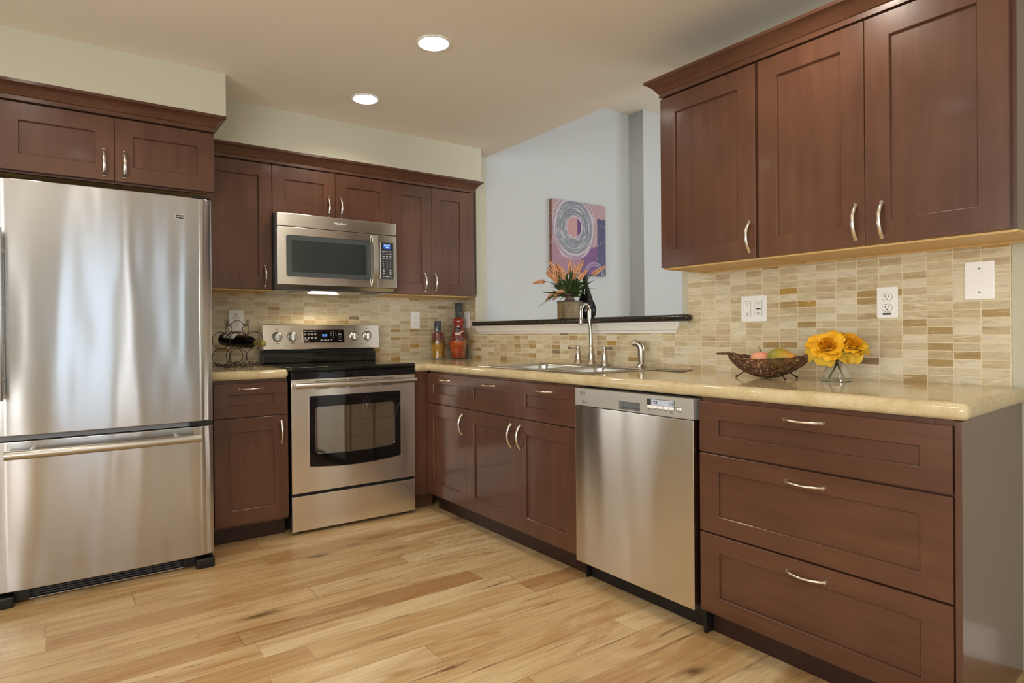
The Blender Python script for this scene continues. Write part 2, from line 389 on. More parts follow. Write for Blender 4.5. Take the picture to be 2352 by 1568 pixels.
def obj(name, bm, m, parent=None, smooth=40, bevel=0, seg=2, norm=True):
    if norm: bmesh.ops.recalc_face_normals(bm, faces=bm.faces[:])
    if bevel: bev(bm, bevel, seg)
    if smooth:
        th = math.radians(smooth)
        for fc in bm.faces: fc.smooth = True
        for e in bm.edges:
            if len(e.link_faces) != 2 or e.calc_face_angle(0) > th: e.smooth = False
    xs = [v.co for v in bm.verts]
    lo = Vector((min(v.x for v in xs), min(v.y for v in xs), min(v.z for v in xs))); hi = Vector((max(v.x for v in xs), max(v.y for v in xs), max(v.z for v in xs)))
    c = (lo + hi)/2
    if parent is None: c.z = lo.z
    bmesh.ops.translate(bm, verts=bm.verts[:], vec=-c)
    me = bpy.data.meshes.new(name); bm.to_mesh(me); bm.free()
    for mm in (m if isinstance(m, (list, tuple)) else [m]): me.materials.append(mm)
    o = bpy.data.objects.new(name, me); COL.objects.link(o)
    WP[o] = c
    if parent: o.parent = parent; o.location = c - WP[parent]
    else: o.location = c
    if smooth and (bevel or True):
        wn = o.modifiers.new('wn', 'WEIGHTED_NORMAL'); wn.keep_sharp = True; wn.weight = 60
    return o
def thing(name, label, cat, loc, group=None):
    o = bpy.data.objects.new(name, None); o.empty_display_size = .05; COL.objects.link(o); o.location = loc; WP[o] = Vector(loc)
    o['label'] = label; o['category'] = cat
    if group: o['group'] = group
    return o
def tag(o, label, cat, group=None):
    o['label'] = label; o['category'] = cat
    if group: o['group'] = group
    return o
def struct(name, bm, m, **k):
    o = obj(name, bm, m, **k); o['kind'] = 'structure'; return o
def part(name, f, u0, u1, z0, z1, d0, d1, m, parent, bevel=.0015):
    b = B(); fbox(b, f, u0, u1, z0, z1, d0, d1); return obj(name, b, m, parent, bevel=bevel)

# ------------------------------------------------------------------ room shell
CZ = 2.39
b = B(); box(b, -4.6, 3.75, -7.15, .15, -.08, 0); struct('floor', b, M['floor'], smooth=0)
b = B(); box(b, -4.6, .09, -7.15, .15, CZ, CZ+.08); struct('ceiling', b, M['ceil'], smooth=0)
b = B(); box(b, .09, 3.75, -7.15, .15, 3.0, 3.08); struct('ceiling_dining', b, M['ceil'], smooth=0)
b = B(); box(b, -2.86, 0, 0, .12, 0, CZ); struct('wall_rear', b, M['wall'], smooth=0)
b = B(); box(b, -2.98, -2.795, -.70, 0.12, 0, CZ); struct('wall_alcove', b, M['wall'], smooth=0)
b = B(); box(b, -4.6, -2.98, -.82, -.70, 0, CZ); struct('wall_rear_left', b, M['wall'], smooth=0)
# side wall: stub, pony wall under the pass-through, solid part and the header over the dining side
b = B(); grid_slab(b, [-5.6, -2.043, -.2296, 0.0], [0, 1.14, CZ], lambda i, j: not (i == 1 and j == 1), 0, .09, lambda u, v, w: (w, u, v))
struct('wall_right', b, M['wall'], smooth=0)
b = B(); box(b, .02, .09, -7.1, .1, CZ+.08, 3.0); struct('wall_header', b, M['wall2'], smooth=0)
b = B(); box(b, 0.0901, 1.63, -.23, -.1, 0, 3.0); struct('wall_dining_rear', b, M['wall2'], smooth=0)
b = B(); box(b, 1.63, 3.75, -.39, -.1, 0, 3.0); struct('wall_dining_bay', b, M['wall2'], smooth=0)
# far walls with window openings
def wall_open(name, us, vs, hole, f, m, w0, w1):
    b = B(); grid_slab(b, us, vs, lambda i, j: (i, j) not in hole, w0, w1, f); struct(name, b, m, smooth=0)
wall_open('wall_front', [-4.6, -4.46, -3.86, -2.78, -1.98, -1.80, -1.54, -1.04, -.66, .45, 2.6, 3.75], [0, .08, .55, 2.2, 3.0], {(1, 2), (3, 1), (3, 2), (5, 1), (5, 2), (7, 2), (9, 2)}, lambda u, v, w: (u, w, v), M['wall2'], -7.13, -7.0)
wall_open('wall_left', [-7.13, -6.15, -2.45, -.7], [0, .45, 2.2, CZ], {(1, 1)}, lambda u, v, w: (w, u, v), M['wall'], -4.6, -4.5)
wall_open('wall_dining_side', [-7.13, -4.35, -2.05, -.1], [0, .6, 2.4, 3.0], {(1, 1)}, lambda u, v, w: (w, u, v), M['wall2'], 3.6, 3.7)
def window(name, f, u0, u1, z0, z1, d, mull):
    b = B(); ring_solid(b, [(u0, z0), (u1, z0), (u1, z1), (u0, z1)], [(u0+.05, z0+.05), (u1-.05, z0+.05), (u1-.05, z1-.05), (u0+.05, z1-.05)], d-.04, d+.04, f)
    for mu in mull: fbox(b, f, mu-.025, mu+.025, z0+.04, z1-.04, d-.03, d+.03)
    w = struct(name, b, M['white'], smooth=0)
    b = B(); fbox(b, f, u0+.045, u1-.045, z0+.045, z1-.045, d-.004, d+.004); obj('window_pane', b, M['pane'], w, smooth=0)
window('window_1', FB, -2.78, -1.98, .08, 2.2, 7.05, [])
window('window_5', FB, -1.80, -1.54, .08, 2.2, 7.05, [])
window('window_6', FB, -1.04, -.66, .55, 2.2, 7.05, [])
window('window_fill_corner', FB, -4.46, -3.86, .55, 2.2, 7.05, [])  # unseen window, added only to carry the front corner fill
window('window_2', FB, .45, 2.6, .55, 2.2, 7.05, [1.5])
window('window_fill_living', lambda u, z, d: (-d, u, z), -6.15, -2.45, .45, 2.2, 4.55, [-4.9, -3.7])  # unseen left-hand window, added to carry the general fill
window('window_4', lambda u, z, d: (d, u, z), -4.35, -2.05, .6, 2.4, 3.65, [-3.2])
# soffits above the rear cabinets
b = B(); box(b, -2.795, -1.8313, -.73, 0, 2.18, CZ); struct('wall_soffit_fridge', b, M['wall'], smooth=0)
b = B(); box(b, -1.8313, -.0565, -.385, 0, 2.1615, CZ); struct('wall_soffit_rear', b, M['wall'], smooth=0)
# baseboard to the right of the base cabinets
b = B(); box(b, -.016, 0, -5.6, -3.41, 0, .115); struct('baseboard_right', b, M['white'], bevel=.004)
b = B(); box(b, .09, 1.63, -.246, -.23, 0, .115); struct('baseboard_dining', b, M['white'], bevel=.004)
# tile splashbacks
b = B(); box(b, -1.93, 0, -.008, 0, .9051, 1.372); struct('wall_backsplash_rear', b, M['tileb'], smooth=0)
b = B(); grid_slab(b, [-3.322, -2.0818, -.2296, -.008], [.9051, 1.142, 1.372], lambda i, j: not (i == 1 and j == 1), -.008, 0, lambda u, v, w: (w, u, v))
struct('wall_backsplash_side', b, M['tiler'], smooth=0)

# ------------------------------------------------------------------ recessed lamps
def downlight(x, y, label, power=14, soft=.045):
    t = thing('recessed_ceiling_light', label, 'ceiling light', (x, y, CZ), 'recessed ceiling lights')
    b = B(); prof = [(.066, 0), (.078, 0), (.078, -.004), (.072, -.006), (.066, -.004)]
    lathe(b, prof + [prof[0]], (x, y, CZ), 40); obj('trim_ring', b, M['white'], t)
    b = B(); lathe(b, [(.0665, -.002), (.0655, -.0065), (.050, -.010), (.001, -.0115)], (x, y, CZ), 40); obj('lens', b, M['lamp'], t)
    d = bpy.data.lights.new('can_light', 'SPOT'); d.energy = power; d.color = (1, .88, .74); d.spot_size = math.radians(150); d.spot_blend = .6; d.shadow_soft_size = soft
    o = bpy.data.objects.new('can_light', d); COL.objects.link(o); o.parent = t; o.location = (0, 0, -.03)
downlight(-1.1358, -1.592, 'lit round recessed ceiling light, the nearer and larger of the two')
downlight(-1.1212, -.812, 'lit round recessed ceiling light nearer the microwave wall', 19)
for x, y, pw_ in ((-2.66, -1.28, 14), (-.73, -2.95, 20), (-2.4, -2.6, 14), (-2.4, -3.8, 14)):
    downlight(x, y, 'lit round recessed ceiling light out over the kitchen floor', pw_, .03 if pw_ > 18 else .045)

# ------------------------------------------------------------------ cabinet parts
def bow_pull(name, f, u, z, d, vert, parent, L=.1135, s=1):
    """arched flat-ended bow pull"""
    b = B(); pts = []; rad = []
    n = 14
    for k in range(n+1):
        q = k/n*2 - 1
        o = .027*(1 - q*q)**.75 + .001; a = q*L/2
        w = .0056 + .0022*abs(q)**2.5
        pts.append(f(u, z+a, d+o) if vert else f(u+a, z, d+o)); rad.append(w)
    tube(b, pts, rad, 10, flat=.75)
    for q in (-1, 1):
        p = f(u, z+q*L/2, d) if vert else f(u+q*L/2, z, d); p2 = f(u, z+q*L/2, d+.006) if vert else f(u+q*L/2, z, d+.006)
        tube(b, [p, p2], .0062, 10)
    return obj(name, b, M['pull'], parent)
def shaker(name, f, u0, u1, z0, z1, d, m, parent, st=.073, rl=.073, th=.020, rec=.010):
    """framed door/drawer front with a sunk flat panel, one mesh"""
    b = B()
    def rect(a, c, p, q, dd): return [b.verts.new(f(x, y, dd)) for x, y in ((a, p), (c, p), (c, q), (a, q))]
    e = .0014
    if name == 'door' and z1 > 1.5: z1 -= .0065
    L = [rect(u0, u1, z0, z1, d-th), rect(u0, u1, z0, z1, d-e), rect(u0+e, u1-e, z0+e, z1-e, d),
         rect(u0+st, u1-st, z0+rl, z1-rl, d), rect(u0+st+.0025, u1-st-.0025, z0+rl+.0025, z1-rl-.0025, d-.0028), rect(u0+st+.0028, u1-st-.0028, z0+rl+.0028, z1-rl-.0028, d-rec)]
    b.faces.new(L[0]); b.faces.new(L[-1])
    for p, q in zip(L, L[1:]):
        for i in range(4): b.faces.new((p[i], p[(i+1) % 4], q[(i+1) % 4], q[i]))
    return obj(name, b, m, parent, smooth=30)
def carcass(name, f, u0, u1, z0, z1, d0, d1, m, parent): return part(name, f, u0, u1, z0, z1, d0, d1, m, parent, .001)
CROWN = [(-.022, 0), (.003, 0), (.003, .018), (.008, .021), (.014, .030), (.024, .044), (.036, .055), (.046, .060), (.050, .062), (.050, .074), (-.022, .074)]
def crown(path, z, label):
    b = B(); sweep(b, path, [(o, z+h) for o, h in CROWN]); o = obj('crown_molding', b, M['woodh'], smooth=25)
    tag(o, label, 'crown molding', 'crown moldings'); return o
def upper(label, f, u0, u1, z0, z1, d, doors, handles):
    p = f((u0+u1)/2, z0, d/2); t = thing('wall_cabinet', label, 'cabinet', (p[0], p[1], z0-.012), 'cherry wall cabinets')
    b = B(); fbox(b, f, u0, u1, z0-.001, z1, .004, d-.020); obj('carcass', b, M['wood'], t, bevel=.001)
    b = B()
    fbox(b, f, u0, u0+.016, z0-.007, z0, .004, d-.021); fbox(b, f, u1-.016, u1, z0-.007, z0, .004, d-.021)
    fbox(b, f, u0+.0165, u1-.0165, z0-.007, z0, .004, .02); fbox(b, f, u0+.0165, u1-.0165, z0-.007, z0, d-.041, d-.021); fbox(b, f, u0+.0165, u1-.0165, z0-.0025, z0-.0008, .0205, d-.0415)
    o = obj('underside', b, M['maple'], t, smooth=0); o['label'] = 'pale maple underside'
    for (a, c), h in zip(doors, handles):
        dr = shaker('door', f, a, c, z0, z1, d, M['wood'], t)
        if h: bow_pull('handle', f, h[0], h[1], d, True, dr)
    return t
UT, UBZ = 2.0859, 1.3536
upper('tall narrow single-door wall cabinet between fridge cabinet and microwave', FB, -1.876, -1.4985, UBZ, UT, .335, [(-1.874, -1.4995)], [(-1.541, 1.43)])
upper('short two-door wall cabinet directly above the microwave', FB, -1.4975, -.7370, 1.797, UT, .335, [(-1.4965, -1.1141), (-1.1125, -.7379)], [(-1.1595, 1.8725), (-1.0806, 1.8775)])
t = upper('two-door wall cabinet right of the microwave at the pass-through', FB, -.7358, -.0865, UBZ, UT, .335, [(-.7350, -.4357), (-.4340, -.1285)], [(-.4905, 1.436), (-.410, 1.438)])
b = B(); fbox(b, FB, -.1278, -.0865, UBZ-.002, UT, .3155, .331); obj('filler_strip', b, M['wood'], t, bevel=.001)
RT, RBZ = 2.1181, 1.3719
upper('single-door wall cabinet on the side wall, next to the pass-through', FR, 2.1905, 2.6462, RBZ, RT, .335, [(2.1912, 2.6404)], [(2.617, 1.4525)])
t = upper('large two-door wall cabinet above the fruit basket and yellow flowers', FR, 2.6472, 3.420, RBZ, RT, .335, [(2.6531, 3.0287), (3.0303, 3.4086)], [(3.0024, 1.45), (3.0823, 1.4465)])
for ch in t.children:
    if ch.name.startswith('carcass'):
        for v in ch.data.vertices:
            w = v.co + WP[ch]
            if w.y < -3.41 and w.x > -.1: v.co.y += .03
# fridge cabinet
t = thing('wall_cabinet', 'deep two-door cabinet above the stainless refrigerator', 'cabinet', (-2.3, -.34, 1.80), 'cherry wall cabinets')
b = B(); fbox(b, FB, -2.738, -1.8795, 1.8055, 2.104, .004, .660); obj('carcass', b, M['wood'], t, bevel=.001)
b = B(); fbox(b, FB, -2.736, -1.8815, 1.797, 1.805, .640, .659); obj('bottom_rail', b, M['wood'], t)
b = B(); fbox(b, FB, -2.736, -1.8815, 1.8015, 1.8045, .006, .6395)
o = obj('underside', b, M['maple'], t, smooth=0); o['label'] = 'pale maple underside'
d1 = shaker('door', FB, -2.736, -2.3082, 1.8055, 2.103, .68, M['wood'], t); bow_pull('handle', FB, -2.350, 1.886, .68, True, d1)
d1 = shaker('door', FB, -2.3064, -1.8795, 1.8055, 2.103, .68, M['wood'], t); bow_pull('handle', FB, -2.2678, 1.8855, .68, True, d1)
crown([(-2.79, -.68), (-1.8795, -.68), (-1.8795, -.342)], 2.1055, 'dark crown molding along the top of the cabinet above the refrigerator')
crown([(-1.8255, -.335), (-.0865, -.335), (-.0865, -.004)], 2.0865, 'dark crown molding running above the microwave wall cabinets')
crown([(-.004, -2.1912), (-.335, -2.1912), (-.335, -3.42), (-.004, -3.395)], 2.1187, 'dark crown molding on top of the side wall cabinets, below bare ceiling')

# ------------------------------------------------------------------ base cabinets
def base(label, f, u0, u1, d, fronts, name='base_cabinet', kick=True, hollow=False):
    """fronts: (kind,u0,u1,z0,z1,handle u,z)"""
    p = f((u0+u1)/2, 0, d/2); t = thing(name, label, 'cabinet', (p[0], p[1], 0), 'cherry base cabinets')
    b = B()
    if hollow:
        g = lambda a, c, w: f(a, w, c)
        grid_slab(b, [u0, u0+.016, u1-.016, u1], [.02, .030, d-.036, d-.020], lambda i, j: not (i == 1 and j == 1), .112, .8565, g); fbox(b, f, u0, u1, .095, .1115, .02, d-.020)
    else: fbox(b, f, u0, u1, .095, .8565, .02, d-.020)
    obj('carcass', b, M['wood'], t, bevel=.001)
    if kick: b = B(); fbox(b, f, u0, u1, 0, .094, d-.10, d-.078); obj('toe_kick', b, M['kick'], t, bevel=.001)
    for kind, a, c, z0, z1, hu, hz in fronts:
        if kind == 'door': fr = shaker('door', f, a, c, z0, z1, d, M['wood'], t)
        else: fr = shaker('drawer', f, a, c, z0, z1, d, M['woodh'], t, rl=.059)
        bow_pull('handle', f, hu, hz, d, kind == 'door', fr)
    return t
F_ = .6485
t = base('narrow corner base cabinet with one drawer and one door, beside the range', FR, .637, 1.0783, F_,
     [('drawer', .6360, 1.0783, .668, .8480, .853, .8135), ('door', .6360, 1.0783, .109, .6635, 1.0395, .575)])
b = B(); box(b, -.7405, -.637, -.6228, -.605, .095, .8565); box(b, -.7405, -.57, -.555, -.54, 0, .094); obj('corner_filler', b, M['wood'], t, bevel=.001)
base('sink base cabinet, two drawer fronts over two doors, below the sink', FR, 1.0800, 1.9760, F_,
     [('drawer', 1.0800, 1.5348, .668, .8480, 1.3055, .8135), ('drawer', 1.5366, 1.9750, .668, .8480, 1.7585, .8145),
      ('door', 1.0800, 1.5348, .109, .6635, 1.497, .574), ('door', 1.5366, 1.9750, .109, .6635, 1.572, .575)], hollow=True)
t = base('wide base cabinet of three deep drawers at the right end', FR, 2.612, 3.329, F_,
     [('drawer', 2.6135, 3.3735, .6665, .8430, 2.9885, .8125), ('drawer', 2.6135, 3.3735, .3855, .6605, 2.9915, .619), ('drawer', 2.6135, 3.3735, .1016, .3795, 2.994, .338)])
b = B(); fbox(b, FR, 3.3295, 3.3735, 0, .094, F_-.10, F_-.078); fbox(b, FR, 3.3295, 3.3725, .095, .8565, F_-.06, F_-.0205); obj('corner_post', b, M['wood'], t, smooth=0)
b = B()
loft(b, [[(-.642, -3.376, z), (-.642, -3.392, z), (-.004, -3.347, z), (-.004, -3.331, z)] for z in (0, .8565)])
o = obj('end_panel', b, mat('end_panel_cherry', hexc('563a2e'), .24, spec=.6, coat=.2), t, bevel=.001)
base('base cabinet with one drawer and one door, between refrigerator and range', FB, -1.925, -1.5060, .6328,
     [('drawer', -1.8815, -1.5070, .6635, .8395, -1.700, .8105), ('door', -1.8815, -1.5070, .109, .6590, -1.5433, .572)])

# ------------------------------------------------------------------ countertops
b = B(); box(b, -1.923, -1.5045, -.651, -.0078, .857, .905); bev(b, .021, 5, sel=lambda e: not all(v.co.y > -.0095 for v in e.verts))
tag(obj('countertop', b, M['counter'], smooth=60), 'short cream stone countertop under the wine rack, left of the range', 'countertop', 'cream countertops')
xs = [-.7405, -.651, -.585, -.075, -.0078]; ys = [-3.40, -1.97, -1.17, -.651, -.0078]
def cf(u, v, w):
    if v < -3.3: v += -.010 + (u+.651)/.642*.045
    return (u, v, w)
b = B(); grid_slab(b, xs, ys, lambda i, j: not (i == 0 and j < 3) and not (i == 2 and j == 1), .857, .905, cf)
bmesh.ops.recalc_face_normals(b, faces=b.faces[:])
bev(b, .021, 5, sel=lambda e: not (all(-.59 < v.co.x < -.07 and -1.98 < v.co.y < -1.16 for v in e.verts)) and not all(v.co.x > -.0095 for v in e.verts) and not all(v.co.y > -.0095 for v in e.verts))
tag(obj('countertop', b, M['counter'], smooth=60), 'long L-shaped cream stone countertop holding the sink and fruit basket', 'countertop', 'cream countertops')

# ------------------------------------------------------------------ pass-through ledge
b = B(); grid_slab(b, [-.055, -.0085, .24], [-2.115, -2.0425, -.2306], lambda i, j: not (i == 1 and j == 0), 1.1415, 1.1745, lambda u, v, w: (u, v, w))
tag(obj('bar_ledge', b, M['granite'], bevel=.0155, seg=4, smooth=60), 'dark speckled granite bar ledge on the pass-through above the sink', 'ledge')
b = B(); prof = [(-.0085, 1.086), (-.014, 1.086), (-.016, 1.097), (-.022, 1.101), (-.026, 1.113), (-.034, 1.128), (-.040, 1.134), (-.040, 1.141), (-.0085, 1.141)]
R0 = [(o, -.282 + .052*((z-1.086)/.055), z) for o, z in prof]; R1 = [(o, -2.0126 - .046*((z-1.086)/.055), z) for o, z in prof]
loft(b, [R0, R1]); struct('trim_1', b, M['white'], smooth=25)

# ------------------------------------------------------------------ refrigerator
t = thing('refrigerator', 'tall stainless steel bottom-freezer refrigerator at the left edge', 'refrigerator', (-2.346, -.42, 0))
RX0, RX1 = -2.765, -1.9265
def bowed(b, x0, x1, yb, ye, sag, z0, z1, n=26, rc=.012):
    pts = [(x0, yb)]
    for k in range(n+1):
        q = k/n; x = x0 + (x1-x0)*q; y = ye - sag*(1 - (2*q-1)**2)
        e = min(q, 1-q)*(x1-x0)
        if e < rc: y += rc*(1 - math.sqrt(max(0, 1 - ((rc-e)/rc)**2)))
        pts.append((x, y))
    xs_ = [.0, .1, .3, .6, .85]
    pts.append((x1, yb))
    loft(b, [[(x, y, z) for x, y in pts] for z in (z0, z1)])
b = B(); box(b, RX0+.004, RX1-.004, -.765, -.03, .035, 1.735); obj('cabinet_body', b, M['dgrey'], t, bevel=.004)
def fr_door(name, z0, z1):
    b = B(); bowed(b, RX0, RX1, -.772, -.852, .014, z0, z1)
    bmesh.ops.recalc_face_normals(b, faces=b.faces[:])
    bev(b, .004, 2, 60, sel=lambda e: abs(e.verts[0].co.z - e.verts[1].co.z) < 1e-5)
    return obj(name, b, M['fridge'], t, smooth=35)
d1 = fr_door('refrigerator_door', .690, 1.7315); d2 = fr_door('freezer_drawer', .061, .6665)
b = B(); box(b, RX0+.012, RX1-.01, -.84, -.772, .669, .688); obj('door_gap_gasket', b, M['grey'], t)
b = B(); box(b, -2.03, RX1-.004, -.861, -.775, .6725, .687); obj('hinge', b, M['black'], t, bevel=.003)
b = B(); box(b, -2.005, RX1-.002, -.85, -.70, 1.733, 1.7475); obj('hinge_cover', b, M['black'], t, bevel=.005)
b = B(); pts = []
for k in range(13): q = k/12*2-1; pts.append((-2.351 + q*.3555, -.938 - .012*(1-q*q), .6248))
tube(b, pts, .0178, 18); hd = obj('handle', b, M['steelp'], d2, bevel=.002)
for x in (-2.62, -2.08): b = B(); tube(b, [(x, -.86, .6248), (x, -.935, .6248)], .011, 12); obj('handle_post', b, M['steelp'], hd)
b = B(); pts = [(-2.7235, -.930-.010*(1-(k/10*2-1)**2), .841 + .678*k/10) for k in range(11)]
tube(b, pts, .0165, 16); hd = obj('handle', b, M['steelp'], d1, bevel=.002)
for z in (.92, 1.44): b = B(); tube(b, [(-2.7235, -.85, z), (-2.7235, -.93, z)], .011, 12); obj('handle_post', b, M['steelp'], hd)
# grille and feet
b = B(); box(b, -2.64, -2.05, -.80, -.775, .012, .058)
gr = obj('grille', b, M['black'], t, bevel=.002)
b = B()
for k in range(4): box(b, -2.63, -2.06, -.812, -.80, .0165+.0100*k, .0215+.0100*k)
for x in (-2.5, -2.345, -2.19): box(b, x-.003, x+.003, -.8105, -.80, .0145, .054)
obj('grille_louvers', b, M['dgrey'], gr)
b = B(); box(b, -2.64, -2.05, -.818, -.79, .008, .0118); obj('grille_lip', b, M['steelp'], gr)
for x0, x1 in ((-2.008, RX1), (RX0, -2.683)):
    b = B(); box(b, x0, x1, -.868, -.70, 0.001, .046); bev(b, .008, 3); obj('foot', b, M['black'], t)
for x in (-2.03, -2.66): b = B(); box(b, x-.028, x+.028, -.822, -.775, .010, .058); obj('foot_bracket', b, M['black'], t, bevel=.002)
# badge
o1 = rrect(-2.0832, -2.0412, 1.6275, 1.6465, .002, 3, 4, .004); i1 = rrect(-2.0802, -2.0442, 1.6300, 1.6440, .001, 3, 4, .0035)
fd = lambda u, z, d: (u, -(d - .022*(1-(1-abs(0))) ), z)
yb = .8592
b = B(); ring_solid(b, o1, i1, yb-.006, yb+.004, FB); bd = obj('badge', b, M['chrome'], d1)
b = B(); plate(b, i1, yb-.006, yb+.002, FB); obj('badge_field', b, M['black'], bd, smooth=0)
b = B(); text(b, 'MAYTAG', .0098, (-2.0622, -yb-.0024, 1.6368)); obj('badge_lettering', b, M['wink'], bd, smooth=0, norm=False)

# ------------------------------------------------------------------ range
t = thing('range', 'freestanding stainless electric range with black cooktop', 'range', (-1.12, -.34, 0))
X0, X1 = -1.4956, -.7461
b = B(); box(b, X0+.004, X1-.004, -.632, -.03, .03, .884); obj('body', b, M['black'], t, bevel=.003)
for x in (X0+.05, X1-.05): b = B(); tube(b, [(x, -.60, .001), (x, -.60, .031)], .016, 12); obj('foot', b, M['black'], t)
b = B(); box(b, X0, X1, -.655, -.634, .0200, .2105); obj('storage_drawer', b, M['steel'], t, bevel=.003)
# oven door with a window opening
NC, NE = 5, 10
ow = rrect(X0, X1, .2275, .8462, .004, NC, NE); iw = rrect(-1.397, -.8438, .3670, .7515, .006, NC, NE, .017)
b = B(); ring_solid(b, ow, iw, .634, .656, FB); od = obj('oven_door', b, M['steel'], t)
ig = rrect(-1.3665, -.8797, .4350, .6905, .02, NC, NE, .012)
b = B(); ring_solid(b, iw, ig, .640, .6565, FB); gl = obj('door_glass', b, M['gloss'], od)
iw2 = rrect(-1.400, -.8408, .3640, .7545, .008, NC, NE, .017)
b = B(); ring_solid(b, iw2, iw, .650, .6578, FB); obj('window_trim', b, M['chrome'], od)
b = B(); plate(b, rrect(-1.3690, -.8770, .4320, .6930, .02, NC, NE, .012), .642, .646, FB); obj('window_pane', b, M['ovpane'], od, smooth=0)
# oven cavity seen through the pane (a lining set into the body)
b = B(); fbox(b, FB, -1.385, -.862, .415, .705, .6328, .6338); obj('oven_liner', b, mat('oven_enamel', hexc('b5a888'), .35), od, smooth=0)
b = B()
for z in (.505, .60):
    tube(b, [(-1.362, -.637, z), (-.884, -.637, z)], .0016, 6)
    for k in range(13): x = -1.35 + .456*k/12; tube(b, [(x, -.637, z), (x, -.6375, z-.006)], .0012, 5)
obj('oven_rack', b, M['chrome'], od)
b = B(); pts = [(X0+.012 + .727*k/16, -.697-.010*(1-(k/8-1)**2), .8135) for k in range(17)]; tube(b, pts, .0145, 16)
hd = obj('handle', b, M['steelp'], od, bevel=.002)
for x in (X0+.03, X1-.035): b = B(); tube(b, [(x, -.654, .8135), (x, -.698, .8135)], .010, 12); obj('handle_post', b, M['steelp'], hd)
b = B()
for z in (.8335, .7905):
    for k in range(5): x = -1.362 + .0975*k; box(b, x, x+.084, -.6566, -.6555, z-.0014, z+.0014)
obj('vent_slots', b, M['black'], od, smooth=0)
# cooktop
b = B(); box(b, X0-.004, X1+.004, -.660, -.055, .8865, .9125); bev(b, .007, 3); obj('cooktop', b, M['gloss'], t)
b = B(); box(b, X0, X1, -.6585, -.634, .848, .886); obj('front_rail', b, M['gloss'], t, bevel=.003)
# backguard
b = B(); box(b, X0-.002, X1-.006, -.112, -.03, .9128, .9775); bev(b, .004, 2); obj('backguard_base', b, M['gloss'], t)
b = B(); box(b, X0+.006, X1-.014, -.098, -.03, .9780, .9940); obj('backguard_recess', b, M['black'], t)
b = B(); pr = [(-.030, .9945), (-.112, .9945), (-.118, 1.000), (-.098, 1.150), (-.092, 1.1545), (-.030, 1.1545)]
loft(b, [[(x, y, z) for y, z in pr] for x in (X0-.001, X1+.021)]); cp = obj('control_panel', b, M['steel'], t, bevel=.002)
def py(z): return -.118 + .020*(z-1.0)/.15      # front face of the sloped panel
for (x, z), nm in zip(((-1.4099, 1.0763), (-1.3151, 1.0771), (-.9058, 1.0785), (-.8104, 1.0787)), 'abcd'):
    b = B(); lathe(b, [(.0305, 0), (.0305, .004), (.027, .006), (.026, .014), (.022, .018), (.001, .0185)], (x, py(z)+.001, z), 28, axis='-y'); k1 = obj('knob', b, M['steelp'], cp)
    b = B(); box(b, x-.006, x+.006, py(z)-.028, py(z)-.014, z-.024, z+.024); bev(b, .004, 3); obj('knob_grip', b, M['chrome'], k1)
    b = B(); lathe(b, [(.033, 0), (.033, .0015), (.0309, .0016), (.0309, 0)], (x, py(z)+.0005, z), 28, axis='-y'); obj('knob_skirt', b, M['ink'], k1)
for x, z in ((-1.4099, 1.0763), (-1.3151, 1.0771), (-.9058, 1.0785), (-.8104, 1.0787)):
    b = B()
    for a in range(-140, 141, 28):
        if abs(a) < 20: continue
        c, s = math.sin(math.radians(a)), math.cos(math.radians(a)); p = (x+c*.037, z+s*.037); yy = py(p[1])
        box(b, p[0]-.0012, p[0]+.0012, yy-.0004, yy+.001, p[1]-.0012, p[1]+.0012)
    for dx in (-.008, .004): box(b, x+dx, x+dx+.005, py(z+.047)-.0005, py(z+.047)+.001, z+.044, z+.050)
    box(b, x-.010, x+.010, py(z-.040)-.0005, py(z-.04)+.001, z-.041, z-.0385)
    obj('knob_markings', b, M['ink'], cp, smooth=0)
for x0, x1, z in ((-1.367, -1.337, 1.021), (-.862, -.842, 1.027)):
    b = B(); box(b, x0, x1, py(z)-.0005, py(z)+.001, z-.001, z+.001); obj('indicator_marking', b, M['ink'], cp, smooth=0)
# sloped display
def slope(u, z, d): return (u, py(z)-d, z)
b = B(); ring_solid(b, rrect(-1.2490, -.9735, 1.0365, 1.1225, .003, 3, 3), rrect(-1.2450, -.9775, 1.0400, 1.1190, .002, 3, 3), -.002, .003, slope); obj('display_trim', b, M['chrome'], cp)
b = B(); plate(b, rrect(-1.2450, -.9775, 1.0400, 1.1190, .002, 3, 3), -.003, .0018, slope); dp = obj('display', b, M['gloss'], cp, smooth=0)
b = B()
def ptx(s, x, z, size, al='CENTER'): text(b, s, size, (x, py(z)-.0022, z), 'b', al)
for s, x, z in (('Bake', -1.232, 1.111), ('Broil', -1.212, 1.111), ('Warm', -1.192, 1.111), ('Off', -1.170, 1.111)): ptx(s, x, z, .0075)
for r, z in enumerate((1.0945, 1.0885, 1.0735, 1.0675)):
    for x, w in ((-1.233, .012), (-1.213, .010), (-1.190, .017), (-1.168, .013)): box(b, x-w/2, x+w/2, py(z)-.0026, py(z)-.0018, z-.0014, z+.0014)
for x, w, z in ((-1.227, .026, 1.0575), (-1.232, .012, 1.0500), (-1.211, .010, 1.0500), (-1.128, .017, 1.0555), (-1.105, .017, 1.0555), (-1.084, .011, 1.0555), (-1.128, .012, 1.0500), (-1.104, .014, 1.0500), (-1.084, .011, 1.0500), (-1.061, .012, 1.0560), (-1.0035, .020, 1.0925), (-1.0035, .018, 1.0505)):
    box(b, x-w/2, x+w/2, py(z)-.0026, py(z)-.0018, z-.0013, z+.0013)
obj('mode_lettering', b, M['wink'], dp, smooth=0, norm=False); b = B()
for k, s in enumerate('123456789'): ptx(s, -1.063 + .0165*(k % 3), 1.1075 - .0125*(k//3), .0085)
ptx('0', -1.0465, 1.0700, .0085); obj('keypad_digits', b, M['wink'], dp, smooth=0, norm=False); b = B()
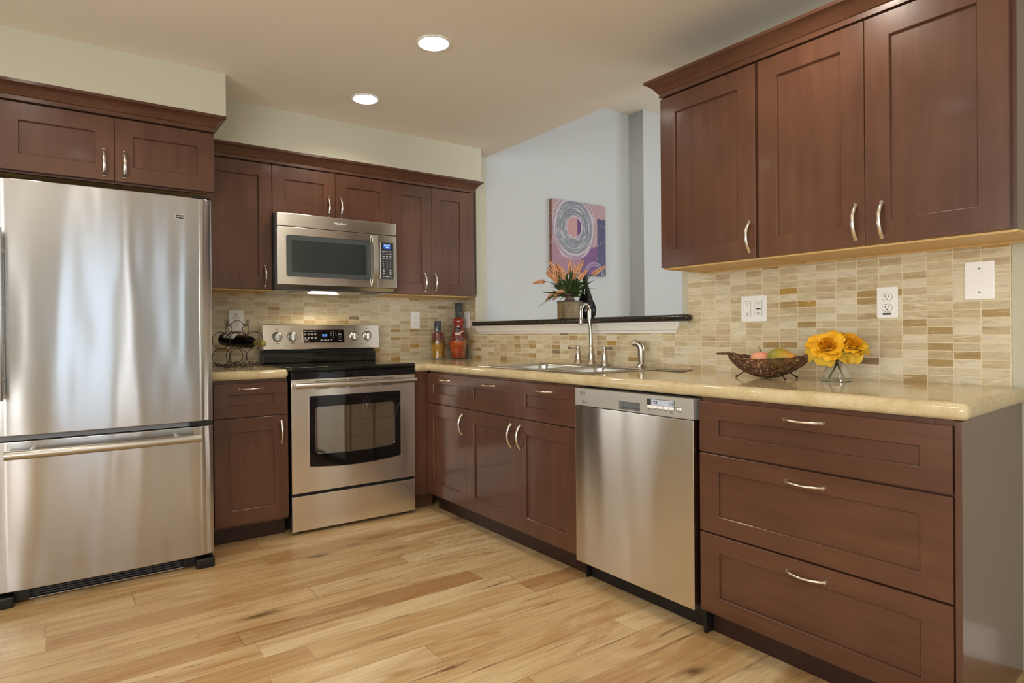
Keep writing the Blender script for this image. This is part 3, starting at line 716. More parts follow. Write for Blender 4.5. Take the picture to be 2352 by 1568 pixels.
ptx('x', -1.0035, 1.1080, .008); ptx('START', -1.0035, 1.0755, .0055)
obj('button_lettering', b, M['wink'], dp, smooth=0, norm=False)
b = B(); ring_solid(b, rrect(-1.0175, -.9895, 1.0650, 1.0860, .003, 3, 1), rrect(-1.0160, -.9910, 1.0665, 1.0845, .003, 3, 1), .001, .0026, slope); obj('start_button', b, M['grey'], dp)
b = B(); text(b, '8:55', .020, (-1.106, py(1.085)-.0022, 1.085)); ck = obj('clock_digits', b, M['blue'], dp, smooth=0, norm=False)
b = B(); text(b, 'whirlpool', .009, (-1.094, py(1.018)-.0006, 1.018), shear=.2); obj('range_emblem', b, M['steelp'], cp, smooth=0, norm=False)

# ------------------------------------------------------------------ microwave
t = thing('microwave', 'stainless over-the-range microwave hung above the range', 'microwave', (-1.115, -.2, 1.349))
MX0, MX1 = -1.4917, -.7355
b = B(); box(b, MX0-.006, MX1-.006, -.378, -.012, 1.352, 1.7955); obj('case', b, M['dgrey'], t, bevel=.003)
b = B(); box(b, MX0, MX1, -.405, -.3785, 1.7185, 1.7955); vg = obj('vent_grille', b, M['steel'], t, bevel=.004)
b = B(); text(b, 'Whirlpool', .0185, (-1.112, -.4056, 1.760), shear=.15)
tube(b, [(-1.135, -.4056, 1.748), (-1.117, -.4058, 1.757), (-1.106, -.4058, 1.766), (-1.098, -.4056, 1.769)], .0011, 6); obj('emblem', b, M['wink'], vg, smooth=0, norm=False)
SE = -.8690
ow = rrect(MX0, SE, 1.382, 1.7155, .006, 4, 2); iw = rrect(-1.4395, -.9130, 1.4290, 1.6690, .016, 4, 2)
b = B(); ring_solid(b, ow, iw, .3785, .405, FB); dr = obj('microwave_door', b, M['steel'], t, bevel=.0025)
b = B(); ring_solid(b, rrect(-1.4425, -.9100, 1.4260, 1.6720, .018, 4, 2), iw, .398, .4068, FB); obj('window_trim', b, M['chrome'], dr)
iw3 = rrect(-1.408, -.942, 1.4560, 1.6420, .003, 4, 2)
b = B(); ring_solid(b, iw, iw3, .390, .4050, FB); obj('window_border', b, M['mwwin'], dr)
b = B(); plate(b, iw3, .390, .4042, FB); obj('window_pane', b, M['mwwin2'], dr, smooth=0)
b = B(); n = 18; R_ = []
for k in range(n+1):
    q = k/n*2-1; z = 1.5525 + q*.1565; y = -.413 - .034*(1-q*q)
    R_.append([(-.8935-.0165, y, z), (-.8935+.0165, y-.004, z), (-.8935+.0165, y+.006, z), (-.8935-.0165, y+.010, z)])
loft(b, R_); obj('handle', b, M['steelp'], dr, bevel=.0015)
b = B(); plate(b, rrect(SE+.002, MX1, 1.382, 1.7155, .006, 4, 1), .3785, .405, FB); cp = obj('control_panel', b, M['steel'], t, bevel=.003)
b = B(); ring_solid(b, rrect(-.8475, -.7560, 1.4365, 1.6715, .007, 4, 1), rrect(-.8445, -.7590, 1.4395, 1.6685, .005, 4, 1), .404, .407, FB); obj('keypad_trim', b, M['chrome'], cp)
b = B(); plate(b, rrect(-.8445, -.7590, 1.4395, 1.6685, .005, 4, 1), .404, .4058, FB); kp = obj('keypad', b, M['dgrey'], cp, smooth=0)
b = B(); box(b, -.8365, -.7675, -.4064, -.4055, 1.6255, 1.6635); obj('display_frame', b, M['black'], kp, smooth=0)
b = B(); box(b, -.829, -.778, -.4069, -.4062, 1.6300, 1.6600); lc = obj('display', b, M['bluep'], kp, smooth=0)
b = B(); text(b, 'WELCOME', .0085, (-.8035, -.4072, 1.6525)); text(b, '12:00', .013, (-.8035, -.4072, 1.6385)); obj('display_digits', b, M['lcdt'], lc, smooth=0, norm=False)
b = B()
for z in (1.613, 1.598, 1.582, 1.567):
    for x, w in ((-.827, .014), (-.803, .013), (-.779, .014)): box(b, x-w/2, x+w/2, -.4066, -.4056, z-.0018, z+.0018)
for k, s in enumerate('123456789'): text(b, s, .0105, (-.826 + .0235*(k % 3), -.4062, 1.5475 - .0135*(k//3)))
text(b, '0', .0105, (-.8025, -.4062, 1.507))
for z in (1.497, 1.485, 1.473): 
    for x in (-.826, -.779): box(b, x-.006, x+.006, -.4066, -.4056, z-.0017, z+.0017)
for x, w in ((-.826, .010), (-.802, .020), (-.779, .009)): box(b, x-w/2, x+w/2, -.4066, -.4056, 1.4515, 1.4545)
obj('keypad_lettering', b, M['wink'], kp, smooth=0, norm=False)
b = B(); loft(b, [[(x, -.395, 1.3805), (x, -.37, 1.350), (x, -.05, 1.345), (x, -.02, 1.352), (x, -.02, 1.381)] for x in (MX0+.002, MX1-.012)])
ub = obj('base_plate', b, M['steelp'], t, bevel=.003)
b = B(); box(b, -1.235, -1.045, -.208, -.172, 1.3462, 1.3490); obj('lamp_lens', b, mat('surface_lamp', (1, 1, 1, 1), .5, emit=(1, .85, .6, 1), es=2.5), ub)
l = bpy.data.lights.new('surface_light', 'AREA'); l.shape = 'RECTANGLE'; l.size = .18; l.size_y = .05; l.energy = 2.6; l.color = (1, .82, .55)
lo_ = bpy.data.objects.new('surface_light', l); COL.objects.link(lo_); lo_.parent = t; lo_.location = Vector((-1.14, -.17, 1.337)) - WP[t]; lo_.rotation_euler = (-.55, 0, 0)
b = B(); box(b, -1.40, -1.27, -.33, -.24, 1.3465, 1.3500); obj('grease_filter', b, M['grey'], ub)
b = B(); box(b, -.95, -.82, -.33, -.24, 1.3465, 1.3500); obj('grease_filter', b, M['grey'], ub)

# ------------------------------------------------------------------ dishwasher
t = thing('dishwasher', 'stainless steel dishwasher under the counter, between sink cabinet and drawers', 'dishwasher', (-.34, -2.29, 0))
U0, U1 = 1.9817, 2.5968
b = B(); fbox(b, FR, U0+.004, U1+.006, .09, .852, .05, .608); obj('tub', b, M['black'], t, bevel=.002)
b = B(); fbox(b, FR, U0+.006, U1+.004, .001, .0895, .50, .575); obj('toe_panel', b, M['black'], t, bevel=.002)
b = B(); fbox(b, FR, 1.9795, 1.9855, .002, .0945, .575, .6); obj('side_bracket', b, M['black'], t)
b = B(); fbox(b, FR, 2.600, 2.6105, .002, .0945, .50, .612); obj('side_bracket', b, M['black'], t)
b = B(); plate(b, [(U0, .0909), (U1, .0909), (U1, .7715), (U0, .7715)], .61, .660, FR); dd = obj('door_panel', b, M['dwsteel'], t, bevel=.003)
b = B(); us = [U0, 2.238, 2.349, U1]; vs = [.7735, .7795, .8110, .8480]
grid_slab(b, us, vs, lambda i, j: not (i == 1 and j == 1), .61, .660, FR)
bmesh.ops.recalc_face_normals(b, faces=b.faces[:]); ct = obj('control_strip', b, M['strip'], t, bevel=.002)
b = B(); fbox(b, FR, 2.2385, 2.3485, .7800, .8105, .612, .630); fbox(b, FR, 2.2385, 2.3485, .7800, .7845, .630, .652); obj('handle_pocket', b, M['grey'], ct, bevel=.002)
b = B(); fbox(b, FR, 2.385, 2.5145, .7985, .8345, .6595, .6607); obj('display_frame', b, M['ink'], ct, smooth=0)
b = B(); fbox(b, FR, 2.4075, 2.5125, .8115, .8330, .6600, .6615); lc = obj('display', b, mat('pale_lcd', hexc('b9c3d2'), .15), ct, smooth=0)
b = B()
for u0, u1 in ((2.418, 2.436), (2.491, 2.510)):
    ring_solid(b, [(u0, .818), (u1, .818), (u1, .8275), (u0, .8275)], [(u0+.003, .8205), (u1-.003, .8205), (u1-.003, .825), (u0+.003, .825)], .6612, .6620, FR)
obj('display_segments', b, M['ink'], lc, smooth=0)
for k in range(5):
    a = 2.3870 + .0256*k; b = B(); fbox(b, FR, a, a+.0238, .7995, .8105, .6598, .6614); obj('button', b, M['plate'], ct, bevel=.0005)
b = B(); fbox(b, FR, 2.523, 2.5485, .7995, .8125, .6595, .6602); obj('power_surround', b, M['ink'], ct, smooth=0)
b = B(); fbox(b, FR, 2.5245, 2.547, .8010, .8110, .6598, .6612); pb = obj('power_button', b, M['plate'], ct, bevel=.0005)
b = B(); text(b, 'o', .011, (-.6614, -2.5357, .8062), 'r')
for s, u, z in (('DELAY', 2.398, .7945), ('START', 2.398, .7895), ('CYCLE', 2.4245, .7945), ('OPTION', 2.450, .7945), ('RINSE', 2.475, .7945), ('SPRAY', 2.501, .7935), ('ONLY', 2.501, .7885), ('POWER', 2.5357, .7955)):
    text(b, s, .0046, (-.6604, -u, z), 'r')
text(b, 'LG', .0115, (-.6604, -2.0395, .8284), 'r'); text(b, 'SteamDrive', .0068, (-.6604, -2.0425, .7895), 'r')
fbox(b, FR, 2.024, 2.040, .7965, .7977, .6599, .6606); obj('strip_lettering', b, M['ink'], ct, smooth=0, norm=False)
b = B(); lathe(b, [(.0078, 0), (.0078, .0006), (.001, .0007)], (-.6600, -2.0225, .8284), 20, axis='-x')
lg = obj('round_emblem', b, M['grey'], ct); lg['label'] = 'small round emblem'
b = B(); text(b, 'c', .010, (-.6612, -2.0225, .8286), 'r'); obj('emblem_stroke', b, M['wink'], lg, smooth=0, norm=False)

# ------------------------------------------------------------------ sink
t = thing('sink', 'double-bowl stainless drop-in sink set in the cream countertop', 'sink', (-.33, -1.57, .905))
SX0, SX1, SY0, SY1 = -.612, -.040, -1.995, -1.150
ba, bb, bc = (-.565, -.165), (-1.965, -1.635), (-1.595, -1.185)
b = B(); xs = [SX0, ba[0], ba[1], SX1]; ys = [SY0, bb[0], bb[1], bc[0], bc[1], SY1]
grid_slab(b, xs, ys, lambda i, j: not (i == 1 and j in (1, 3)), .9055, .9105, lambda u, v, w: (u, v, w)); bmesh.ops.recalc_face_normals(b, faces=b.faces[:])
obj('rim', b, M['sink'], t, bevel=.002)
for (y0, y1) in (bb, bc):
    b = B(); rings = []
    for z, ins, r in ((.9112, -.004, .03), (.9108, .004, .035), (.902, .010, .045), (.80, .016, .055), (.735, .024, .06), (.726, .05, .06)):
        rings.append([(x, y, z) for x, y in rrect(ba[0]+ins, ba[1]-ins, y0+ins, y1-ins, r, 6, 1)])
    R = loft(b, rings, cap=False); b.faces.new(R[-1]); bw = obj('bowl', b, M['sink'], t, norm=True)
    b = B(); lathe(b, [(.045, 0), (.045, .003), (.03, .003), (.02, -.001), (.001, -.001)], ((ba[0]+ba[1])/2, (y0+y1)/2, .7265), 24); obj('drain', b, M['chrome'], bw)
# ------------------------------------------------------------------ faucet
FX = -.10
t = thing('faucet', 'brushed nickel two-handle gooseneck faucet behind the sink', 'faucet', (FX, -1.505, .9105))
b = B(); plate(b, [(FX + .028*math.cos(a)*(1), 0) for a in ()] or [(FX-.03+.06*i, 0) for i in ()] or rrect(FX-.028, FX+.028, -1.645, -1.375, .0275, 8, 1), .9106, .9175, lambda u, v, d: (u, v, d)); obj('deck_plate', b, M['nickel'], t, bevel=.002)
b = B(); lathe(b, [(.027, 0), (.027, .006), (.021, .016), (.019, .03), (.0205, .045), (.015, .075), (.0125, .085), (.0135, .092), (.0105, .098), (.010, .105)], (FX, -1.510, .917), 24)
sp = obj('spout_base', b, M['nickel'], t)
pts = [(FX, -1.510, 1.01), (FX, -1.508, 1.10), (FX-.003, -1.500, 1.165)]
for k in range(13):
    a = PI*k/12; pts.append((FX-.037+.034*math.cos(a), -1.500-.004*(1-math.cos(a))*.5, 1.203+.042*math.sin(a)))
pts += [(FX-.071, -1.505, 1.17), (FX-.071, -1.505, 1.145)]
b = B(); tube(b, pts, .0102, 16); obj('spout', b, M['nickel'], t)
b = B(); lathe(b, [(.0115, 0), (.013, .004), (.0135, .028), (.011, .034)], (FX-.071, -1.505, 1.133), 20); obj('spout_tip', b, M['nickel'], t)
for y, s in ((-1.4060, 1), (-1.6130, -1)):
    b = B(); lathe(b, [(.025, 0), (.0245, .006), (.019, .016), (.0165, .028), (.0185, .042), (.014, .066), (.0105, .074), (.0115, .079), (.013, .087), (.010, .096), (.002, .099)], (FX, y, .917), 24)
    hb = obj('handle_body', b, M['nickel'], t)
    b = B(); tube(b, [(FX, y, 1.003), (FX-.004, y+s*.02, 1.004), (FX-.010, y+s*.045, 1.005), (FX-.013, y+s*.062, 1.004), (FX-.014, y+s*.066, 1.004)], [.005, .0052, .0075, .0095, .007], 12); obj('lever', b, M['nickel'], hb)
# side sprayer
SY = -1.855
t = thing('side_sprayer', 'brushed nickel side sprayer standing right of the faucet', 'sprayer', (-.085, SY, .9055))
b = B(); lathe(b, [(.029, 0), (.029, .005), (.024, .013), (.020, .018), (.019, .024)], (-.085, SY, .9055), 24); obj('sprayer_base', b, M['nickel'], t)
b = B(); pts = [(-.085, SY, .928), (-.085, SY, .965), (-.085, SY, 1.000), (-.087, SY+.004, 1.018), (-.092, SY+.014, 1.030), (-.098, SY+.028, 1.034), (-.103, SY+.040, 1.031)]
tube(b, pts, [.0155, .0175, .0185, .0185, .0175, .0165, .0175], 16); obj('spray_head', b, M['nickel'], t, bevel=.002)
b = B(); tube(b, [(-.083, SY-.016, 1.00), (-.085, SY-.014, 1.022), (-.092, SY+.002, 1.041)], [.005, .006, .004], 10); obj('trigger', b, M['nickel'], t)
# dark coaster-like pad
b = B(); plate(b, [(-.165, -2.015), (-.035, -2.045), (-.030, -2.125), (-.185, -2.175)], .9056, .9085, lambda u, v, d: (u, v, d))
tag(obj('counter_mat', b, mat('smoked_pad', hexc('45443f'), .2), bevel=.001), 'thin dark flat pad lying on the counter beside the sprayer', 'mat')

# ------------------------------------------------------------------ outlets and plates
def wall_plate(f, u0, u1, z0, z1, label, kind, d=.0085, cat='outlet'):
    p = f((u0+u1)/2, z0, d); t = thing('wall_outlet' if kind != 'blank' else 'wall_plate', label, cat, p, 'wall outlets' if kind != 'blank' else 'blank wall plates')
    b = B(); plate(b, rrect(u0, u1, z0, z1, .004, 3, 1), d-.0005, d+.0055, f); pl = obj('cover_plate', b, M['plate'], t, bevel=.002)
    uc, zc = (u0+u1)/2, (z0+z1)/2
    def recept(u, z, s=1., par=None):
        b = B(); n = 20; rr = .0165*s
        pts = [(u+rr*math.cos(2*PI*k/n), z+max(-.0125*s, min(.0125*s, rr*math.sin(2*PI*k/n)))) for k in range(n)]
        plate(b, pts, d+.004, d+.0068, f); r = obj('receptacle', b, M['plate'], t)
        b = B()
        fbox(b, f, u-.0062*s-.0011, u-.0062*s+.0011, z-.001, z+.0075*s, d+.006, d+.0072); fbox(b, f, u+.0062*s-.0011, u+.0062*s+.0011, z, z+.0065*s, d+.006, d+.0072)
        fbox(b, f, u-.0022, u+.0022, z-.009*s, z-.0048*s, d+.006, d+.0072); obj('slots', b, M['slot'], r, smooth=0)
    def ring(u, z):
        b = B(); n = 24; a = [(u+.0178*math.cos(2*PI*k/n), z+max(-.0138, min(.0138, .0178*math.sin(2*PI*k/n)))) for k in range(n)]
        c = [(u+.0167*math.cos(2*PI*k/n), z+max(-.0127, min(.0127, .0167*math.sin(2*PI*k/n)))) for k in range(n)]
        ring_solid(b, a, c, d+.005, d+.0058, f); obj('receptacle_edge', b, M['grey'], t, smooth=0)
    if kind == 'duplex':
        for z in (zc+.0195, zc-.0195): recept(uc, z); ring(uc, z)
    if kind == 'gfci':
        for z in (zc+.0215, zc-.0215): recept(uc, z, .8)
    if kind == 'quad':
        for du in (-.029, .023):
            b = B(); fbox(b, f, uc+du-.0168, uc+du+.0168, zc-.0335, zc+.0335, d+.004, d+.0062); obj('decora_edge', b, M['grey'], t, smooth=0)
            b = B(); fbox(b, f, uc+du-.0158, uc+du+.0158, zc-.0325, zc+.0325, d+.005, d+.0066); obj('decora_insert', b, M['plate'], t, smooth=0)
            for z in (zc+.0215, zc-.0215): recept(uc+du, z, .75)
        b = B(); fbox(b, f, uc+.012, uc+.034, zc-.0045, zc+.0005, d+.0060, d+.0072); obj('test_button', b, M['ink'], t, smooth=0)
    if kind == 'blank':
        for z in (z1-.024, z0+.024): b = B(); p = f(uc, z, d+.005); q = f(uc, z, d+.0062); tube(b, [p, q], .0032, 12); obj('screw', b, M['grey'], t)
    return t
G = 'wall outlets in the tile'
wall_plate(FR, 2.3705, 2.4905, 1.1325, 1.2460, 'white double-gang outlet with four sockets, left of the three side-wall plates', 'quad')
t = wall_plate(FR, 2.9275, 2.9980, 1.1350, 1.2495, 'white duplex outlet on side-wall tile above the yellow flowers, with a small sticker', 'duplex')
b = B(); fbox(b, FR, 2.948, 2.975, 1.1465, 1.1535, .0135, .0146); o = obj('sticker', b, M['ink'], t, smooth=0)
wall_plate(FR, 3.2000, 3.2810, 1.1900, 1.3160, 'blank white wall plate at the right end of the tile', 'blank', cat='wall plate')
t = wall_plate(FB, -1.674, -1.584, 1.1160, 1.2430, 'white duplex outlet on the tile behind the wine rack', 'duplex')
b = B(); fbox(b, FB, -1.6405, -1.6175, 1.2165, 1.2215, .0135, .0146); obj('sticker', b, M['ink'], t, smooth=0)
wall_plate(FB, -.4310, -.3550, 1.1258, 1.2500, 'small white duplex outlet on rear tile, left of the decorative bottles', 'gfci')
wall_plate(FR, .0715, .1480, 1.1300, 1.2530, 'plain cream wall plate in the corner behind the red bottle', 'blank', cat='wall plate')
t = thing('light_switch', 'white light switch on the dining wall, half hidden by the pass-through jamb', 'switch', (2.36, -.391, 1.37))
b = B(); box(b, 2.315, 2.395, -.398, -.3895, 1.372, 1.492); obj('cover_plate', b, M['plate'], t, bevel=.002)
b = B(); box(b, 2.345, 2.365, -.404, -.397, 1.415, 1.45); obj('toggle', b, M['plate'], t, bevel=.002)

# ------------------------------------------------------------------ painting
def painting_mat():
    m = mat('abstract_canvas', rough=.6); t = NT(m); p, x, y, z = t.pos()
    wob = t.noise(p, 9, 3, .6)
    cx, cz = .935, 1.945
    dx = t.math('DIVIDE', t.math('SUBTRACT', x, cx), .93); dz = t.math('SUBTRACT', z, cz)
    r = t.math('SQRT', t.math('ADD', t.math('MULTIPLY', dx, dx), t.math('MULTIPLY', dz, dz)))
    r = t.math('ADD', r, t.math('MULTIPLY', t.math('SUBTRACT', wob, .5), .03))
    stroke = t.noise(t.xyz(t.math('MULTIPLY', r, 130.), t.math('MULTIPLY', t.math('DIVIDE', dx, r), 1.6), t.math('MULTIPLY', t.math('DIVIDE', dz, r), 1.6)), 1., 3, .6)
    up = t.math('GREATER_THAN', z, t.math('ADD', 1.78, t.math('MULTIPLY', wob, .04)))
    lf = t.math('LESS_THAN', x, t.math('ADD', 1.0, t.math('MULTIPLY', wob, .02)))
    bg = t.mix(up, t.mix(lf, hexc('6f4a7a'), hexc('9a7484')), hexc('a88b8e'))
    bx = t.math('MULTIPLY', t.math('GREATER_THAN', x, t.math('ADD', 1.185, t.math('MULTIPLY', wob, .02))), t.math('LESS_THAN', z, t.math('ADD', 2.03, t.math('MULTIPLY', wob, .02))))
    fleck = t.ramp(t.noise(t.xyz(t.math('MULTIPLY', x, 70.), 0., t.math('MULTIPLY', z, 26.)), 1., 2, .5), [(.62, (0, 0, 0, 1)), (.68, (.8, .8, .8, 1))])
    bg = t.mix(bx, bg, t.mix(fleck, hexc('4c4a6b'), hexc('a79fb4')))
    core = t.mix(t.math('LESS_THAN', x, .972), hexc('5b3c6e'), hexc('b58a8c'))
    ring = t.ramp(t.math('MULTIPLY', r, 3.0), [(.0, hexc('b58a8c')), (.22, hexc('6b4a66')), (.25, hexc('bdb2ba')), (.31, hexc('7c7c8a')), (.42, hexc('70767f')), (.56, hexc('828a90')), (.63, hexc('6c6a7e')), (.68, hexc('b9a9b2')), (.74, hexc('8f7684')), (.79, hexc('b8a8b0')), (.82, hexc('957a86'))])
    ring = t.mix(t.ramp(stroke, [(.50, (0, 0, 0, 1)), (.62, (.8, .8, .8, 1))]), ring, hexc('c3bcc2'))
    ring = t.mix(t.ramp(stroke, [(.34, (.6, .6, .6, 1)), (.44, (0, 0, 0, 1))]), ring, hexc('4e4858'))
    ring = t.mix(t.math('LESS_THAN', r, .083), ring, core)
    edge = t.math('ADD', .262, t.math('MULTIPLY', t.math('SUBTRACT', stroke, .5), .06))
    c = t.mix(t.math('LESS_THAN', r, edge), bg, ring)
    # second arc low on the right
    ex = t.math('SUBTRACT', x, 1.16); ez = t.math('SUBTRACT', z, 1.56)
    r2 = t.math('SQRT', t.math('ADD', t.math('MULTIPLY', ex, ex), t.math('MULTIPLY', ez, ez)))
    band = t.ramp(t.math('MULTIPLY', r2, 5.), [(.40, (0, 0, 0, 1)), (.44, (.7, .7, .7, 1)), (.48, (0, 0, 0, 1)), (.55, (.6, .6, .6, 1)), (.6, (0, 0, 0, 1))])
    c = t.mix(band, c, hexc('b7a9bd'))
    side = t.ramp(t.math('SUBTRACT', x, .69), [(.0, (1, 1, 1, 1)), (.012, (0, 0, 0, 1))], 'CONSTANT')
    s2 = t.math('LESS_THAN', x, .7012)
    c = t.mix(t.math('MULTIPLY', s2, .75), c, t.mix(t.ramp(stroke, [(.5, (0, 0, 0, 1)), (.65, (1, 1, 1, 1))]), hexc('7d5340'), hexc('ab8f85')))
    c = t.mix(.3, c, t.ramp(t.noise(p, 60, 4, .6), [(.35, (.7, .7, .7, 1)), (.6, (1, 1, 1, 1))]), 'MULTIPLY')
    t.l.new(c, bsdf(m).inputs['Base Color']); return m
b = B(); box(b, .700, 1.296, -.2655, -.2305, 1.560, 2.154)
tag(obj('painting', b, painting_mat(), bevel=.003), 'square abstract canvas with swirling grey rings, hung on the dining wall', 'painting')

# ------------------------------------------------------------------ ledge vase, bouquet, woven wine bottle
LZ = 1.175
VX, VY = .030, -1.197
t = thing('vase', 'octagonal tan wooden vase on the granite ledge', 'vase', (VX, VY, LZ))
def oct_(r, z): return [(VX + r*math.cos(PI/8 + PI/4*k), VY + r*math.sin(PI/8 + PI/4*k), z) for k in range(8)]
def vwood():
    m = mat('banded_wood', rough=.55); tt = NT(m); p, x, y, z = tt.pos()
    v = tt.xyz(tt.math('MULTIPLY', x, 20.), tt.math('MULTIPLY', y, 20.), tt.math('MULTIPLY', z, 3.))
    tt.l.new(tt.ramp(tt.noise(v, 2., 4, .6), [(.3, hexc('4c3d2a')), (.5, hexc('6f5d40')), (.7, hexc('8a774f'))]), bsdf(m).inputs['Base Color']); return m
M['vwood'] = vwood(); M['vdark'] = mat('vase_dark_wood', hexc('4b3f34'), .5)
b = B(); loft(b, [oct_(.080, LZ), oct_(.080, LZ+.034), oct_(.0775, LZ+.0345), oct_(.0775, LZ+.0375), oct_(.080, LZ+.038), oct_(.080, LZ+.098)]); obj('body', b, M['vwood'], t, smooth=20, bevel=.001)
b = B(); loft(b, [oct_(.083, LZ+.0985), oct_(.083, LZ+.103), oct_(.07, LZ+.1065), oct_(.045, LZ+.108)]); obj('shoulder', b, M['vdark'], t, smooth=20)
b = B(); lathe(b, [(.042, .107), (.031, .112), (.027, .125), (.030, .135), (.041, .141), (.042, .146), (.037, .149), (.024, .147), (.022, .12), (.001, .119)], (VX, VY, LZ), 24); obj('neck', b, M['vdark'], t)

def leaf(bm, p0, d, L, w, droop=.4, roll=0.):
    d = Vector(d).normalized(); side = d.cross(Vector((0, 0, 1)))
    if side.length < .1: side = Vector((1, 0, 0))
    side.normalize(); side = (Matrix.Rotation(roll, 3, d) @ side); n = side.cross(d); rows = []
    N = 6
    for k in range(N+1):
        q = k/N; c = Vector(p0) + d*(L*q) + Vector((0, 0, -droop*L*q*q)); ww = w*math.sin(PI*min(1, (q*.92+.06)))**.8
        rows.append([bm.verts.new(c - side*ww + n*ww*.25), bm.verts.new(c - n*.001), bm.verts.new(c + side*ww + n*ww*.25)])
    for a, e in zip(rows, rows[1:]):
        for i in (0, 1): bm.faces.new((a[i], a[i+1], e[i+1], e[i]))
def two_tone(name, cols, scale, rough=.55):
    m = mat(name, rough=rough, spec=.3); t = NT(m); p, x, y, z = t.pos()
    n = len(cols); t.l.new(t.ramp(t.noise(p, scale, 3, .6), [(.3+.4*k/(n-1), hexc(c)) for k, c in enumerate(cols)]), bsdf(m).inputs['Base Color']); return m
M['leaf'] = two_tone('silk_leaf', ['26361c', '3a4e28', '54683a'], 30)
M['peach'] = two_tone('peach_florets', ['c07f55', 'dba377', 'ecc6a0'], 120)
rnd = random.Random(3)
t = thing('flower_bouquet', 'bouquet of peach flower spikes with green leaves in the wooden vase', 'flowers', (VX, VY, LZ+.12))
BASE = Vector((VX, VY, LZ+.15))
tips = [(-.8412, 1.410), (-.8500, 1.303), (-.9280, 1.512), (-.9650, 1.530), (-1.005, 1.535), (-.945, 1.470), (-.972, 1.455), (-1.0830, 1.537), (-1.140, 1.500), (-1.095, 1.495), (-1.314, 1.508), (-1.381, 1.474), (-1.250, 1.488), (-1.029, 1.290), (-.985, 1.49), (-1.345, 1.45), (-.955, 1.50), (-.985, 1.515), (-.94, 1.44), (-1.02, 1.49), (-.975, 1.475)]
tips = [(y - .072, z - .004) for y, z in tips]
b = B()
for k in range(95):
    a = rnd.uniform(-1.3, 1.2)
    d = Vector((rnd.uniform(-.55, .55), -math.sin(a*1.15)*1.0 + rnd.uniform(-.1, .1), math.cos(a*1.15)*.95 + rnd.uniform(.0, .35)))
    leaf(b, BASE + Vector((rnd.uniform(-.012, .012), rnd.uniform(-.015, .015), -.02)), d, rnd.uniform(.11, .21), rnd.uniform(.006, .011), rnd.uniform(.05, .45), rnd.uniform(-1.2, 1.2))
o = obj('leaves', b, M['leaf'], t, smooth=60, norm=False)
for i, (y, z) in enumerate(tips):
    tip = Vector((VX + rnd.uniform(-.07, .05), y, z)); dirv = tip - BASE; L = dirv.length
    mid = BASE + dirv*.5 + Vector((0, 0, .02 if z > 1.43 else .075))
    b = B(); P = []
    for k in range(13):
        q = k/12; P.append(BASE*(1-q)**2 + mid*(2*q*(1-q)) + tip*q*q)
    tube(b, P, .0016, 6); st = obj('stem', b, M['leaf'], t)
    b = B(); q0 = max(.35, 1 - rnd.uniform(.085, .115)/L)
    for k in range(44):
        q = q0 + (1-q0)*k/44; c = BASE*(1-q)**2 + mid*(2*q*(1-q)) + tip*q*q; rr = .0135*(1 - .5*k/44)
        a = k*2.4; u, w = frame_of(P[-1]-P[-4]); c = c + (u*math.cos(a) + w*math.sin(a))*rr*.8
        ball(b, c, rr*.5*rnd.uniform(.75, 1.25), 1)
    obj('flower_spike', b, M['peach'], st, smooth=0)

WX, WY = .180, -1.180
t = thing('wine_bottle', 'black glass bottle with a woven net base, on the ledge behind the wooden vase', 'bottle', (WX, WY, LZ))
b = B(); lathe(b, [(.030, 0), (.044, .004), (.055, .022), (.060, .045), (.058, .070), (.051, .095), (.044, .118), (.036, .145), (.025, .180), (.0175, .205), (.0145, .23), (.0145, .272), (.0165, .273), (.0165, .284), (.013, .286), (.001, .286)], (WX, WY, LZ), 28); bt = obj('bottle_glass', b, M['wine'], t)
b = B()
for s in (1, -1):
    for k in range(12):
        pts = []
        for j in range(15):
            q = j/14; z = .006 + .10*q; r = .0635*math.sin(PI*(.18 + .62*q))**.55 if q < .99 else .05
            prof = [(0, .046), (.02, .0565), (.045, .0615), (.07, .0595), (.095, .0525), (.118, .0455)]
            for (za, ra), (zb, rb) in zip(prof, prof[1:]):
                if za <= z <= zb: r = ra + (rb-ra)*(z-za)/(zb-za)
            a = 2*PI*k/12 + s*q*1.1; pts.append((WX+r*math.cos(a), WY+r*math.sin(a), LZ+z))
        tube(b, pts, .0022, 6)
obj('woven_net', b, mat('black_cord', hexc('201a1c'), .4), t)
b = B(); lathe(b, [(.0172, .238), (.0178, .24), (.0178, .287), (.016, .289), (.001, .289)], (WX, WY, LZ), 20); obj('capsule', b, M['black'], t)

# ------------------------------------------------------------------ decorative bottles on the rear counter
def layers(name, stops, z0, z1, scale):
    m = mat(name, rough=.3, spec=.4); t = NT(m); p, x, y, z = t.pos()
    vo = t.n.new('ShaderNodeTexVoronoi'); vo.inputs['Scale'].default_value = scale; t.l.new(p, vo.inputs['Vector'])
    f = t.math('ADD', t.math('DIVIDE', t.math('SUBTRACT', z, z0), z1-z0), t.math('MULTIPLY', t.math('SUBTRACT', t.noise(p, 25, 2), .5), .35))
    c = t.ramp(f, stops); sh = t.ramp(t.n[vo.name].outputs['Distance'], [(.0, (1.15, 1.1, 1, 1)), (.6, (.45, .4, .35, 1))])
    t.l.new(t.mix(.8, c, sh, 'MULTIPLY'), bsdf(m).inputs['Base Color']); return m
CT = .9052
def deco(label, x, y, prof, fill, fillmat, cap, capmat, **k):
    t = thing('decorative_bottle', label, 'bottle', (x, y, CT), 'decorative bottles in the corner')
    b = B(); lathe(b, fill, (x, y, CT), 40, **k); obj('contents', b, fillmat, t)
    b = B(); lathe(b, prof, (x, y, CT), 40, **k); obj('glass', b, M['glass'], t)
    b = B(); lathe(b, cap, (x, y, CT), 24); obj('stopper', b, capmat, t)
    return t
